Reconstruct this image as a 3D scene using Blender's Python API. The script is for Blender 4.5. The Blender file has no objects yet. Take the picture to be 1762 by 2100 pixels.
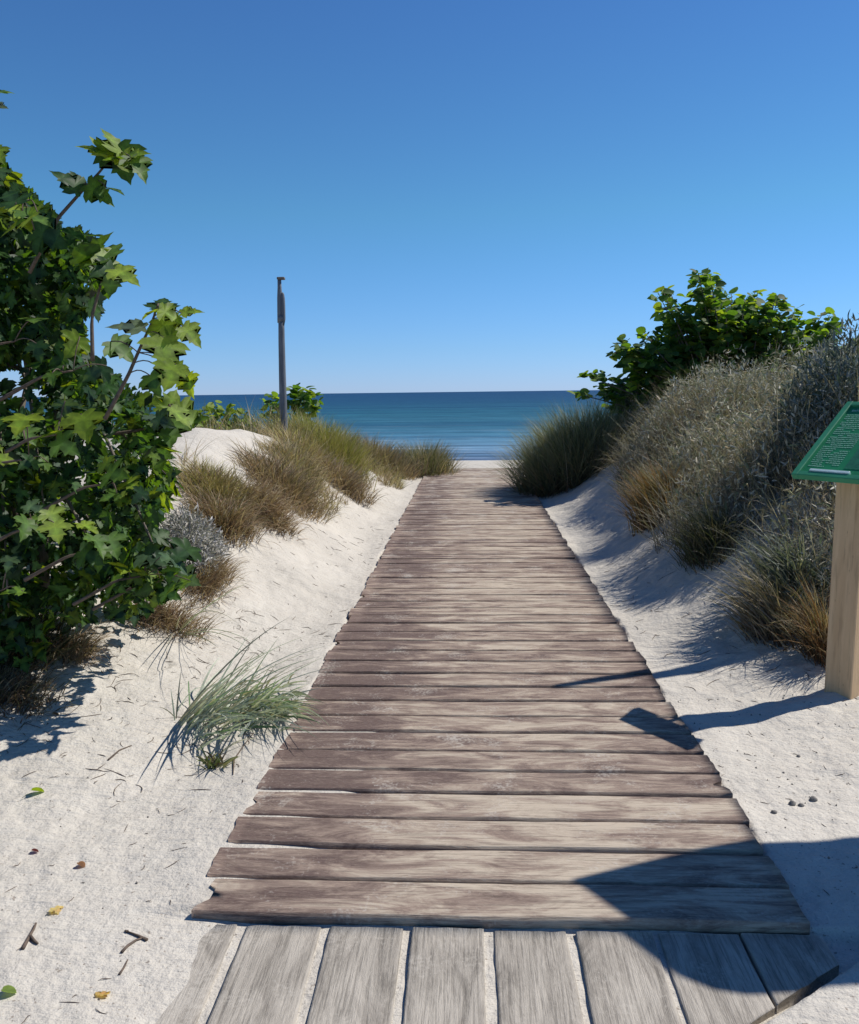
import bpy, math, random
import numpy as np
from mathutils import Vector, Matrix
S = bpy.context.scene
COL = S.collection
PI = math.pi

# ------------------------------------------------------------------ camera
LENS_F, PW, PH = 1700.0, 1762.0, 2100.0
CAMP = np.array([0.0, 0.0, 1.4])
def _n(v): return v/np.linalg.norm(v)
def _rc(x, y): return np.array([(x-PW/2)/LENS_F, -(y-PH/2)/LENS_F, -1.0])
_hor = lambda x: 803-0.0125*(x-962)
_yv = _n(_rc(962, 803)); _zv = _n(np.cross(_rc(1762, _hor(1762)), _rc(0, _hor(0))))
if _zv[1] < 0: _zv = -_zv
_xv = np.cross(_yv, _zv)
ROT = np.array([_xv, _yv, _zv])
def Gp(x, y, z=0.0):            # a picture point on the level z
    d = ROT@_rc(x, y); return CAMP+d*((z-CAMP[2])/d[2])
def Qp(x, y, Y):                # a picture point at distance Y
    d = ROT@_rc(x, y); return CAMP+d*(Y/d[1])
cd = bpy.data.cameras.new('camera'); cam = bpy.data.objects.new('camera', cd); COL.objects.link(cam)
M4 = Matrix([list(ROT[i])+[CAMP[i]] for i in range(3)]+[[0, 0, 0, 1]])
cam.matrix_world = M4
cd.sensor_fit = 'HORIZONTAL'; cd.sensor_width = 36.0; cd.lens = 36.0*LENS_F/PW
cd.clip_start = 0.05; cd.clip_end = 40000
S.camera = cam

# ------------------------------------------------------------------ light
SUN_EL = math.radians(49.0)
SUN_H = _n(np.array([0.915, 0.403]))               # horizontal direction towards the sun
SUN_STRENGTH, SKY_STRENGTH, EXPOSURE = 4.9, 0.10, 0.13
w = bpy.data.worlds.new("World"); S.world = w; w.use_nodes = True
nt = w.node_tree; nt.nodes.clear()
sky = nt.nodes.new('ShaderNodeTexSky'); sky.sky_type = 'NISHITA'; sky.sun_disc = False
sky.sun_elevation = SUN_EL; sky.sun_rotation = math.atan2(SUN_H[0], SUN_H[1])
sky.air_density = 1.0; sky.dust_density = 0.0; sky.ozone_density = 4.0; sky.altitude = 0
mul = nt.nodes.new('ShaderNodeMix'); mul.data_type = 'RGBA'; mul.blend_type = 'MULTIPLY'; mul.inputs[0].default_value = 1
# clear dry air over the sea: the low sky stays blue down to the horizon
tcs = nt.nodes.new('ShaderNodeTexCoord'); sps = nt.nodes.new('ShaderNodeSeparateXYZ'); rps = nt.nodes.new('ShaderNodeValToRGB')
nt.links.new(tcs.outputs['Generated'], sps.inputs[0]); nt.links.new(sps.outputs[2], rps.inputs[0])
_e = rps.color_ramp.elements
for _ in range(3): _e.new(.5)
for e_, (p_, c_) in zip(_e, [(0.0, (.47, .70, 1.38)), (.05, (.46, .72, 1.20)), (.20, (.45, .82, 1.0)), (.40, (.41, .72, 1.02)), (1.0, (.28, .45, .72))]):
    e_.position = p_; e_.color = c_+(1,)
nt.links.new(rps.outputs[0], mul.inputs[7])
bg = nt.nodes.new('ShaderNodeBackground'); bg.inputs[1].default_value = SKY_STRENGTH
out = nt.nodes.new('ShaderNodeOutputWorld')
nt.links.new(sky.outputs[0], mul.inputs[6]); nt.links.new(mul.outputs[2], bg.inputs[0]); nt.links.new(bg.outputs[0], out.inputs[0])
sl = bpy.data.lights.new('sun', 'SUN'); sl.energy = SUN_STRENGTH; sl.angle = math.radians(0.5); sl.color = (1.0, 0.95, 0.88)
so = bpy.data.objects.new('sun', sl); COL.objects.link(so)
sd = Vector((SUN_H[0]*math.cos(SUN_EL), SUN_H[1]*math.cos(SUN_EL), math.sin(SUN_EL)))
so.rotation_euler = sd.to_track_quat('Z', 'Y').to_euler(); so.location = sd*30
S.view_settings.view_transform = 'Standard'; S.view_settings.look = 'None'
S.view_settings.exposure = EXPOSURE; S.view_settings.gamma = 1.0; S.view_settings.use_curve_mapping = False

# ------------------------------------------------------------------ helpers
def smooth(a, b, x):
    t = np.clip((np.asarray(x, float)-a)/(b-a), 0, 1); return t*t*(3-2*t)
_rs = np.random.RandomState(5)
_tab = _rs.rand(256, 256)
def vnoise(x, y, s=1.0, o=0):
    x = np.asarray(x, float)*s+o*17.3+1000; y = np.asarray(y, float)*s+o*9.1+1000
    xi = np.floor(x).astype(int); yi = np.floor(y).astype(int); fx = x-xi; fy = y-yi
    fx = fx*fx*(3-2*fx); fy = fy*fy*(3-2*fy)
    g = lambda a, b: _tab[a % 256, b % 256]
    return ((g(xi, yi)*(1-fx)+g(xi+1, yi)*fx)*(1-fy)+(g(xi, yi+1)*(1-fx)+g(xi+1, yi+1)*fx)*fy)*2-1
def fbm(x, y, s, n=4, o=0):
    v = 0; a = 1.0; t = 0
    for k in range(n): v = v+a*vnoise(x, y, s*2.03**k, o+k); t += a; a *= .5
    return v/t
def mesh_np(name, V, Fc, mat, parent=None, smooth_=True, attrs=None, link=True):
    """V (n,3), Fc list of equal-length faces as an array, or a list of arrays of different widths"""
    V = np.asarray(V, np.float32)
    if not isinstance(Fc, (list, tuple)): Fc = [Fc]
    me = bpy.data.meshes.new(name)
    me.vertices.add(len(V)); me.vertices.foreach_set('co', V.ravel())
    loops = np.concatenate([np.asarray(f, np.int32).ravel() for f in Fc])
    tot = np.concatenate([np.full(len(f), np.asarray(f).shape[1], np.int32) for f in Fc])
    st = np.concatenate([[0], np.cumsum(tot)[:-1]]).astype(np.int32)
    me.loops.add(len(loops)); me.loops.foreach_set('vertex_index', loops)
    me.polygons.add(len(tot)); me.polygons.foreach_set('loop_start', st)
    try: me.polygons.foreach_set('loop_total', tot)
    except Exception: pass
    me.polygons.foreach_set('use_smooth', np.full(len(tot), smooth_))
    if attrs:
        for k, a in attrs.items():
            a = np.asarray(a, np.float32)
            if a.ndim == 1:
                at = me.attributes.new(k, 'FLOAT', 'POINT'); at.data.foreach_set('value', a)
            elif a.shape[1] == 3:
                at = me.attributes.new(k, 'FLOAT_VECTOR', 'POINT'); at.data.foreach_set('vector', a.ravel())
    me.update(calc_edges=True)
    me.materials.append(mat)
    o = bpy.data.objects.new(name, me)
    if link: COL.objects.link(o)
    if parent: o.parent = parent
    return o
def thing(name, label, cat, loc=(0, 0, 0), rz=0.0, group=None):
    o = bpy.data.objects.new(name, None); COL.objects.link(o); o.empty_display_size = .1
    o.location = tuple(float(v) for v in loc); o.rotation_euler = (0, 0, rz)
    o['label'] = label; o['category'] = cat
    if group: o['group'] = group
    return o
def tag(o, label=None, cat=None, group=None, kind=None):
    if label: o['label'] = label
    if cat: o['category'] = cat
    if group: o['group'] = group
    if kind: o['kind'] = kind
    return o
def tube(pts, rad, seg=8, cap=True):
    P = np.asarray(pts, float); R = np.full(len(P), rad) if np.isscalar(rad) else np.asarray(rad, float)
    V = []; T = np.gradient(P, axis=0); up = np.array([0.13, 0.31, 0.94])
    for p, t, r in zip(P, T, R):
        t = t/(np.linalg.norm(t)+1e-9); a = np.cross(t, up)
        if np.linalg.norm(a) < .05: a = np.cross(t, [1, 0, 0])
        a = _n(a); b = np.cross(t, a)
        for k in range(seg):
            an = 2*PI*k/seg; V.append(p+r*(math.cos(an)*a+math.sin(an)*b))
    Fq = [[i*seg+k, i*seg+(k+1) % seg, (i+1)*seg+(k+1) % seg, (i+1)*seg+k] for i in range(len(P)-1) for k in range(seg)]
    Fs = [np.array(Fq)]
    if cap: Fs.append(np.array([list(range(seg))[::-1], [(len(P)-1)*seg+k for k in range(seg)]]))
    return np.array(V), Fs
def join(parts):
    Vs = []; by = {}; n = 0
    for V, Fs in parts:
        for f in Fs: by.setdefault(f.shape[1], []).append(f+n)
        Vs.append(V); n += len(V)
    return np.concatenate(Vs), [np.concatenate(v) for v in by.values()]
def box(cx, cy, cz, sx, sy, sz, bev=0.0):
    """closed box with bevelled vertical and horizontal edges (two-step profile)"""
    if bev <= 0:
        V = np.array([[cx+a*sx/2, cy+b*sy/2, cz+c*sz/2] for c in (-1, 1) for a, b in ((-1, -1), (1, -1), (1, 1), (-1, 1))])
        return V, [np.array([[0, 3, 2, 1], [4, 5, 6, 7], [0, 1, 5, 4], [1, 2, 6, 5], [2, 3, 7, 6], [3, 0, 4, 7]])]
    rings = []
    for z, ins in ((-sz/2, bev), (-sz/2+bev, 0), (sz/2-bev, 0), (sz/2, bev)):
        hx, hy, b = sx/2-ins, sy/2-ins, bev*.8
        rings.append([[cx+x, cy+y, cz+z] for x, y in ((-hx+b, -hy), (hx-b, -hy), (hx, -hy+b), (hx, hy-b), (hx-b, hy), (-hx+b, hy), (-hx, hy-b), (-hx, -hy+b))])
    V = np.array(rings).reshape(-1, 3)
    Fq = np.array([[i*8+k, i*8+(k+1) % 8, (i+1)*8+(k+1) % 8, (i+1)*8+k] for i in range(3) for k in range(8)])
    return V, [Fq, np.array([list(range(8))[::-1], [24+k for k in range(8)]])]

# ------------------------------------------------------------------ materials
class NT:
    def __init__(s, name):
        s.m = bpy.data.materials.new(name); s.m.use_nodes = True; s.t = s.m.node_tree; s.t.nodes.clear()
        s.o = s.n('ShaderNodeOutputMaterial')
    def n(s, ty, **k):
        nd = s.t.nodes.new(ty)
        for a, b in k.items(): setattr(nd, a, b)
        return nd
    def L(s, a, b): s.t.links.new(a, b)
    def val(s, inp, v):
        if isinstance(v, bpy.types.NodeSocket): s.L(v, inp)
        elif v is not None: inp.default_value = v
    def math(s, op, a, b=None, c=None, clamp=False):
        nd = s.n('ShaderNodeMath', operation=op); nd.use_clamp = clamp; s.val(nd.inputs[0], a); s.val(nd.inputs[1], b)
        if c is not None: s.val(nd.inputs[2], c)
        return nd.outputs[0]
    def mix(s, f, a, b, mode='MIX'):
        nd = s.n('ShaderNodeMix', data_type='RGBA', blend_type=mode); s.val(nd.inputs[0], f); s.val(nd.inputs[6], a); s.val(nd.inputs[7], b); return nd.outputs[2]
    def ramp(s, f, stops, mode='LINEAR'):
        nd = s.n('ShaderNodeValToRGB'); nd.color_ramp.interpolation = mode; el = nd.color_ramp.elements
        while len(el) < len(stops): el.new(0.5)
        for e, (p, c) in zip(el, stops):
            e.position = p; e.color = (c, c, c, 1) if np.isscalar(c) else tuple(c)+(1,)
        s.L(f, nd.inputs[0]); return nd.outputs[0]
    def map(s, v, sc=(1, 1, 1), loc=(0, 0, 0), rot=(0, 0, 0)):
        nd = s.n('ShaderNodeMapping'); s.L(v, nd.inputs[0]); nd.inputs[1].default_value = loc; nd.inputs[2].default_value = rot; nd.inputs[3].default_value = sc; return nd.outputs[0]
    def noise(s, v, scale, det=4, rough=.55, dist=0.0):
        nd = s.n('ShaderNodeTexNoise'); s.L(v, nd.inputs['Vector']); nd.inputs['Scale'].default_value = scale; nd.inputs['Detail'].default_value = det
        nd.inputs['Roughness'].default_value = rough; nd.inputs['Distortion'].default_value = dist; return nd.outputs[0]
    def bump(s, h, st, dist=1.0, nrm=None):
        nd = s.n('ShaderNodeBump'); nd.inputs['Strength'].default_value = st; nd.inputs['Distance'].default_value = dist; s.L(h, nd.inputs['Height'])
        if nrm: s.L(nrm, nd.inputs['Normal'])
        return nd.outputs[0]
    def princ(s, col, rough=.8, spec=.3, nrm=None, **k):
        nd = s.n('ShaderNodeBsdfPrincipled'); s.val(nd.inputs['Base Color'], col); s.val(nd.inputs['Roughness'], rough); s.val(nd.inputs['Specular IOR Level'], spec)
        if nrm: s.L(nrm, nd.inputs['Normal'])
        for a, b in k.items(): s.val(nd.inputs[a], b)
        return nd.outputs[0]
    def done(s, sh): s.L(sh, s.o.inputs[0]); return s.m

def mat_sand():
    t = NT('pale_sand'); P = t.n('ShaderNodeNewGeometry').outputs['Position']
    a = t.noise(P, 1.3, 3); b = t.noise(P, 9, 5, .6); g = t.noise(P, 220, 3, .7)
    c = t.ramp(a, [(0.3, (.50, .466, .405)), (0.7, (.56, .525, .460))])
    c = t.mix(t.math('MULTIPLY', t.ramp(b, [(.35, 1.), (.6, 0.)]), .25), c, (.44, .40, .345, 1))
    c = t.mix(t.math('MULTIPLY', t.ramp(g, [(.36, 1.), (.47, 0.)]), .28), c, (.26, .23, .20, 1))
    spk = t.noise(P, 75, 2, .5); c = t.mix(t.math('MULTIPLY', t.ramp(spk, [(.29, 1.), (.33, 0.)]), .6), c, (.16, .12, .09, 1))
    # darker strip low along the water
    sep = t.n('ShaderNodeSeparateXYZ'); t.L(P, sep.inputs[0])
    low_dark = t.math('MULTIPLY', t.ramp(t.math('DIVIDE', sep.outputs[2], -1.2), [(.60, 0.), (.70, 1.)]), 1.0)
    c = t.mix(low_dark, c, (.10, .10, .10, 1))
    # wind streaks running down the banks + lumps + grain
    st = t.noise(t.map(P, (7, 34, 9), rot=(0, 0, math.radians(-22))), 1.0, 4, .6, .6)
    h = t.math('ADD', t.math('MULTIPLY', t.noise(P, 14, 5, .62), .035), t.math('MULTIPLY', st, .016))
    h = t.math('ADD', h, t.math('MULTIPLY', t.noise(P, 60, 4, .6), .0045))
    h = t.math('ADD', h, t.math('MULTIPLY', g, .0007))
    return t.done(t.princ(c, .95, .1, t.bump(h, .6, 1.0)))

def mat_plank(name, dark, mid, pale, along='x', worn=0.5):
    t = NT(name); tc = t.n('ShaderNodeTexCoord'); O = tc.outputs['Object']; oi = t.n('ShaderNodeObjectInfo')
    off = t.n('ShaderNodeCombineXYZ'); t.L(t.math('MULTIPLY', oi.outputs['Random'], 37.0), off.inputs[0]); t.L(t.math('MULTIPLY', oi.outputs['Random'], 91.0), off.inputs[1])
    ad = t.n('ShaderNodeVectorMath', operation='ADD'); t.L(O, ad.inputs[0]); t.L(off.outputs[0], ad.inputs[1]); V = ad.outputs[0]
    fl = (lambda a, b: (a, b, b)) if along == 'x' else (lambda a, b: (b, a, b))
    big = t.noise(t.map(V, fl(3.4, 13)), 1.0, 9, .70, .8)
    grain = t.noise(t.map(V, fl(5, 130)), 1.0, 7, .68, .5)
    fine = t.noise(t.map(V, fl(60, 420)), 1.0, 3, .6, .2)
    sep = t.n('ShaderNodeSeparateXYZ'); t.L(O, sep.inputs[0])
    if along == 'x':     # feet keep the middle pale, the ends stay dark with damp
        w_ = t.ramp(t.math('MULTIPLY_ADD', sep.outputs[0], 0.5, 0.5), [(.10, 0.0), (.24, .05), (.38, .80), (.62, 1.0), (.80, .8), (.95, .30)])
        f = t.math('ADD', t.math('MULTIPLY', w_, .50), t.math('MULTIPLY', t.math('SUBTRACT', big, .5), 3.0))
        f = t.math('ADD', f, t.math('MULTIPLY', t.math('SUBTRACT', oi.outputs['Random'], .5), .35))
        f = t.math('ADD', f, .08)
    else:
        f = t.math('ADD', t.math('MULTIPLY', t.math('SUBTRACT', big, .5), 2.6), .52)
    c = t.ramp(f, [(0.02, dark), (.40, mid), (.80, pale)])
    c = t.mix(t.math('MULTIPLY', t.ramp(grain, [(.40, 1.), (.49, 0.)]), .42), c, tuple(x*.42 for x in dark)+(1,))
    c = t.mix(t.math('MULTIPLY', t.ramp(fine, [(.50, 0.), (.72, 1.)]), .20), c, tuple(min(1, x*1.35) for x in pale)+(1,))
    # knots
    vo = t.n('ShaderNodeTexVoronoi'); t.L(t.map(V, fl(2.2, 5.5)), vo.inputs['Vector']); vo.inputs['Scale'].default_value = 1.0
    kn = t.math('MULTIPLY', t.ramp(vo.outputs['Distance'], [(.04, 1.), (.10, 0.)]), .7)
    c = t.mix(kn, c, tuple(x*.5 for x in dark)+(1,))
    # blown sand lying on the boards
    P = t.n('ShaderNodeNewGeometry').outputs['Position']
    sn = t.noise(P, 5, 6, .7); s2 = t.noise(P, 90, 3, .6)
    sx3 = t.n('ShaderNodeSeparateXYZ'); t.L(P, sx3.inputs[0])
    edge = t.ramp(t.math('MULTIPLY', sx3.outputs[0], -1.0), [(.50, 0.), (.80, 1.)]) if along == 'y' else t.ramp(t.math('MULTIPLY', sx3.outputs[1], .066), [(.30, 0.), (1.0, .35)])
    sf = t.math('ADD', t.math('ADD', sn, t.math('MULTIPLY', t.math('SUBTRACT', s2, .5), .5)), t.math('MULTIPLY', edge, .30))
    sf = t.math('MULTIPLY', t.ramp(sf, [(.58, 0.), (.74, 1.)]), .62)
    c = t.mix(sf, c, (.50, .46, .395, 1))
    h = t.math('ADD', t.math('MULTIPLY', grain, .006), t.math('MULTIPLY', fine, .002))
    h = t.math('ADD', h, t.math('MULTIPLY', big, .006))
    return t.done(t.princ(c, .8, .25, t.bump(h, .6, 1.0)))

def mat_plant(name, trans=.35, rough=.5, spec=.35, tint=(1.25, 1.35, .35)):
    """colour comes from the per-leaf 'tint' of the mesh; thin leaves let light through"""
    t = NT(name); at = t.n('ShaderNodeAttribute'); at.attribute_name = 'tint'; c = at.outputs['Color']
    P = t.n('ShaderNodeNewGeometry').outputs['Position']
    v = t.noise(P, 35, 3, .6); c = t.mix(1.0, c, t.ramp(v, [(.3, .72), (.7, 1.22)]), 'MULTIPLY')
    p = t.princ(c, rough, spec)
    if trans <= 0: return t.done(p)
    tr = t.n('ShaderNodeBsdfTranslucent'); t.L(t.mix(1.0, c, tuple(tint)+(1,), 'MULTIPLY'), tr.inputs[0])
    mx = t.n('ShaderNodeMixShader'); mx.inputs[0].default_value = trans; t.L(p, mx.inputs[1]); t.L(tr.outputs[0], mx.inputs[2])
    return t.done(mx.outputs[0])

def mat_wood(name, a, b, scale=(40, 40, 2.5), rough=.75):
    t = NT(name); O = t.n('ShaderNodeTexCoord').outputs['Object']
    g = t.noise(t.map(O, scale), 1.0, 5, .6, .6); g2 = t.noise(t.map(O, tuple(3.5*x for x in scale)), 1.0, 3)
    c = t.ramp(g, [(.3, a), (.7, b)])
    c = t.mix(t.math('MULTIPLY', t.ramp(g2, [(.32, 1.), (.45, 0.)]), .35), c, tuple(x*.5 for x in a)+(1,))
    vo = t.n('ShaderNodeTexVoronoi'); t.L(t.map(O, (9, 9, 3.4)), vo.inputs['Vector'])
    c = t.mix(t.math('MULTIPLY', t.ramp(vo.outputs['Distance'], [(.05, 1.), (.14, 0.)]), .5), c, tuple(x*.45 for x in a)+(1,))
    h = t.math('ADD', t.math('MULTIPLY', g, .004), t.math('MULTIPLY', g2, .002))
    return t.done(t.princ(c, rough, .25, t.bump(h, .5, 1.0)))
def mat_flat(name, col, rough=.6, spec=.3, var=.12, sc=25):
    t = NT(name); O = t.n('ShaderNodeTexCoord').outputs['Object']
    c = t.ramp(t.noise(O, sc, 4, .6), [(.3, tuple(x*(1-var) for x in col)), (.7, tuple(min(1, x*(1+var)) for x in col))])
    return t.done(t.princ(c, rough, spec, t.bump(t.noise(O, sc*4, 3), .1, .01)))

def mat_sea():
    t = NT('sea_water'); P = t.n('ShaderNodeNewGeometry').outputs['Position']
    sep = t.n('ShaderNodeSeparateXYZ'); t.L(P, sep.inputs[0])
    # 1/distance is linear in picture height, so bands of depth over the sandbars get even steps
    inv = t.math('DIVIDE', 28.0, sep.outputs[1])
    wob = t.noise(t.map(P, (.012, .05, 1)), 1.0, 4, .6); inv2 = t.math('ADD', inv, t.math('MULTIPLY', t.math('SUBTRACT', wob, .5), t.math('MULTIPLY', inv, .45)))
    c = t.ramp(inv2, [(0.0, (.010, .045, .115)), (.12, (.012, .062, .125)), (.28, (.020, .105, .150)), (.45, (.034, .140, .190)), (.66, (.065, .18, .265)), (.84, (.15, .25, .36)), (.96, (.07, .11, .19))])
    # ripples
    w1 = t.noise(t.map(P, (.35, 1.6, 1), rot=(0, 0, .08)), 1.0, 5, .62, .5)
    w2 = t.noise(t.map(P, (.05, .35, 1), rot=(0, 0, -.04)), 1.0, 4, .6, .3)
    w3 = t.noise(t.map(P, (.010, .07, 1)), 1.0, 3, .6)
    h = t.math('ADD', t.math('MULTIPLY', w1, .09), t.math('MULTIPLY', w2, .45))
    h = t.math('ADD', h, t.math('MULTIPLY', w3, 1.2))
    # small breaking crests close to the beach and flecks further out
    f1 = t.noise(t.map(P, (.10, 1.1, 1), rot=(0, 0, .03)), 1.0, 4, .55, .6)
    foam = t.math('MULTIPLY', t.ramp(f1, [(.60, 0.), (.68, 1.)]), t.ramp(inv, [(.30, .0), (.45, .22), (.80, .6), (.95, .8)]))
    c = t.mix(foam, c, (.55, .62, .70, 1))
    rp = t.noise(t.map(P, (.22, 1.3, 1), rot=(0, 0, .05)), 1.0, 6, .7, .4)
    c = t.mix(1.0, c, t.ramp(rp, [(.38, .62), (.62, 1.40)]), 'MULTIPLY')  # ripple light and shade put into the water colour as streaks
    streak = t.noise(t.map(P, (.004, .09, 1)), 1.0, 5, .6)
    c = t.mix(t.math('MULTIPLY', t.ramp(streak, [(.42, 1.), (.58, 0.)]), .55), c, (.004, .04, .10, 1))
    return t.done(t.princ(c, .5, .10, t.bump(h, 1.0, 1.6)))

M = dict(
    sand=mat_sand(), sea=mat_sea(),
    plank=mat_plank('brown_board', (.125, .085, .072), (.270, .203, .160), (.47, .395, .305)),
    deck=mat_plank('grey_board', (.150, .134, .112), (.300, .270, .228), (.43, .39, .33), 'y'),
    leaf=mat_plant('maple_leaf', .48, .5, .3, (2.6, 2.2, .30)),
    rleaf=mat_plant('round_leaf', .46, .6, .25, (2.3, 2.2, .4)),
    grass=mat_plant('grass_blade', .25, .6, .25, (1.3, 1.3, .7)),
    silver=mat_plant('silver_leaf', .15, .7, .2, (1.1, 1.2, .9)),
    bark=mat_wood('bark', (.09, .075, .06), (.20, .17, .14), (30, 30, 6)),
    twig=mat_flat('twig', (.12, .09, .07), .8, .2, .3, 60),
    stem=mat_flat('green_stem', (.07, .10, .04), .6, .3, .2, 40),
    post=mat_wood('post_timber', (.52, .345, .19), (.68, .48, .28), (28, 28, 1.8)),
    pole=mat_wood('pole_timber', (.09, .105, .125), (.17, .19, .215), (30, 30, 3)),
    green=mat_flat('green_panel', (.015, .20, .085), .5, .2, .10, 6),
    green_edge=mat_flat('green_frame', (.035, .235, .12), .5, .3, .1, 10),
    ink=mat_flat('pale_lettering', (.26, .52, .38), .5, .3, .15, 200),
    strip=mat_flat('pale_strip', (.60, .75, .72), .3, .5, .1, 30),
    shadow_cloth=mat_flat('shadow_cloth', (.50, .48, .43), .9, .1, .1, 4),
    stone=mat_flat('stone', (.20, .185, .165), .9, .2, .3, 60),
)

# ------------------------------------------------------------------ terrain
PL, PR = -0.755, 0.885                # boardwalk edges
FRONT = 2.015                         # its near end
FAR = 14.9
TOP = 0.03                            # level of the board tops
def h_base(x, y):
    x = np.asarray(x, float); y = np.asarray(y, float)
    AL = np.interp(y, [1.5, 2.6, 3.4, 5.0, 6.8, 8.0, 9.2, 10.6, 13, 15, 18], [0.0, .05, .22, .52, .86, 1.06, .98, .80, .52, .30, 0.0])
    AR = np.interp(y, [3.3, 3.9, 4.5, 5.5, 10, 12, 14, 16, 19], [0.0, .10, .42, .85, .95, .70, .45, .2, 0.0])
    eL = -0.80-0.12*vnoise(y, y*0, .9, 3)
    tl = (eL-x)/1.65; zl = AL*(smooth(0, 1, tl)*.92+np.clip(tl, 0, 1)*.08)
    zl = zl-AL*.22*smooth(1.15, 2.3, tl)
    tr = (x-0.93-0.06*vnoise(y, y*0, .8, 6))/1.75; zr = AR*(smooth(0, 1, tr)*.75+np.clip(tr, 0, 1)*.25)
    zr = zr+AR*.30*smooth(1.0, 2.4, tr)
    beach = -0.088*np.clip(y-17.0, 0, 60)
    # far away from the path the dune tops roll
    roll = .16*fbm(x, y, .45, 3, 2)*smooth(1.6, 4, np.abs(x))*smooth(20, 15, y)*smooth(3, 6, y)
    return zl+zr+beach+roll
def height(x, y):
    x = np.asarray(x, float); y = np.asarray(y, float)
    z = h_base(x, y)
    near = smooth(30, 18, y)
    off = smooth(.0, .5, np.maximum(PL-x, x-PR))
    z = z+near*(.020*fbm(x, y, 3.0, 4, 11)+.007*fbm(x, y, 12, 3, 21))*(.35+.65*off)
    # hummocks and slumps on the slopes
    slope = off*smooth(3.4, 5, y)*smooth(18, 13, y)
    z = z+slope*(.050*fbm(x*1.0, y*.8, 1.9, 3, 31)+.018*np.abs(fbm(x*2+y*.8, y*2.2-x*.6, 2.2, 3, 37)))
    rr_ = smooth(1.0, 1.4, x)*smooth(3.2, 4.0, y)*smooth(14, 11, y)
    z = z+rr_*.050*(np.abs(fbm(x*1.6+y*.3, y*7.5-x*3.2, 1.0, 4, 87))-.2)
    # foot prints, right and left of the path
    fp = smooth(.45, .75, vnoise(x, y, 4.2, 41))*smooth(2.0, 1.0, np.abs(x))
    z = z-.026*fp*off*near+.022*fbm(x, y, 1.1, 2, 43)*off*near
    # level of the sand at the path: inside it lies under the boards
    e = (.020+.022*smooth(3.5, 6, y))*fbm(x*0+np.sign(x)*3, y, 3.1, 4, 51)+.018*vnoise(x*0, y, 9, 53)
    ins = np.minimum(x-(PL+.012+e), (PR-.008-e)-x)                     # >0 inside
    iny = smooth(FRONT-.005, FRONT+.02, y)*smooth(FAR+.4, FAR-.1, y)
    far = smooth(8.5, 14, y)
    grow = smooth(10.5, 14.9, y)
    ins = ins-grow*.24*np.where(x < 0, 1, .95)-.04*grow*vnoise(x*0, y, 2.2, 57)
    lvl_under = -.045
    # the left side of the first boards has its joints full of sand
    fill = np.clip(.25+.75*smooth(.25, -.35, x+.15+.35*vnoise(x, y, 2.0, 61)), 0, 1)*(smooth(5.2, 3.2, y)*.8+.2)
    under = lvl_under*(1-fill)+(TOP-.007)*fill
    k = smooth(-.012, .012, ins)*iny
    rim = np.clip(1-np.abs(ins+.05)/.10, 0, 1)*iny
    outz = z+(.010+.012*vnoise(x, y, 6, 63))*smooth(-.35, 0, ins)*iny
    lr = smooth(.30, .0, ins*-1)*(x < 0)*smooth(5.5, 4.0, y)*iny; outz = outz*(1-lr)+np.maximum(outz, TOP-.004+.006*vnoise(x, y, 9, 65))*lr
    z = outz*(1-k)+under*k
    # lower deck
    dk = smooth(DL(y)-.02, DL(y)+.10, x)*smooth(.02, -.012, y-FRONT)*smooth(DE(x)-.035, DE(x)-.005, y)
    s2 = -.007-.025*smooth(.55, .8, x)+.003*vnoise(x, y, 20, 71)
    flat = smooth(1.3, .95, x)*smooth(2.3, 2.0, y)*smooth(-1.2, -.9, x); z = np.where(y < FRONT+.03, z*(1-flat)+(.0015+.006*vnoise(x, y, 5, 73)+.005*smooth(-.6, -.85, x))*flat, z)
    z = np.where(y < FRONT+.03, (z+.002)*(1-dk)+s2*dk, z)
    return z
def DL(y): return -0.72+0.07*vnoise(np.asarray(y, float)*0, y, 5, 81)+.03*(np.asarray(y, float)-1.7)
def DE(x):      # slanting near-right end of the deck boards
    return np.where(np.asarray(x, float) > .1, 1.755+(np.asarray(x, float)-.703)*.715, -9.0)

def axis(fine_lo, fine_hi, step, lo, hi, grow=1.07):
    a = list(np.arange(fine_lo, fine_hi+1e-9, step)); s = step
    while a[-1] < hi: s *= grow; a.append(a[-1]+s)
    s = step
    while a[0] > lo: s *= grow; a.insert(0, a[0]-s)
    return np.array(a)
xs = axis(-2.2, 2.0, .0135, -90, 90, 1.10)
ys = axis(1.2, 3.6, .0125, -6, 3.6, 1.15)
yy = [ys[-1]]; s = .0125
while yy[-1] < 60: s *= 1.0085; yy.append(yy[-1]+s)
ys = np.concatenate([ys[:-1], yy])
X, Y = np.meshgrid(xs, ys)
Z = height(X, Y)
V = np.stack([X, Y, Z], -1).reshape(-1, 3)
nx, ny = len(xs), len(ys)
ii = (np.arange(ny-1)[:, None]*nx+np.arange(nx-1)[None, :]).ravel()
ground = mesh_np('ground', V, np.stack([ii, ii+1, ii+nx+1, ii+nx], 1), M['sand'])
tag(ground, 'pale fine beach sand rising into dunes on both sides of the boardwalk', None, None, 'structure')
# sea
SEA = -0.95
sx = np.array([-16000, -3000, -600, -120, 120, 600, 3000, 16000.]); sy = np.array([20., 32, 60, 150, 500, 2500, 18000])
SX, SY = np.meshgrid(sx, sy); V = np.stack([SX, SY, SX*0+SEA], -1).reshape(-1, 3); nx = len(sx)
ii = (np.arange(len(sy)-1)[:, None]*nx+np.arange(nx-1)[None, :]).ravel()
sea = mesh_np('sea', V, np.stack([ii, ii+1, ii+nx+1, ii+nx], 1), M['sea'])
tag(sea, 'calm blue-green sea reaching to the horizon', None, None, 'structure')
def hz(x, y): return float(height(np.array([x]), np.array([y]))[0])

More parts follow.
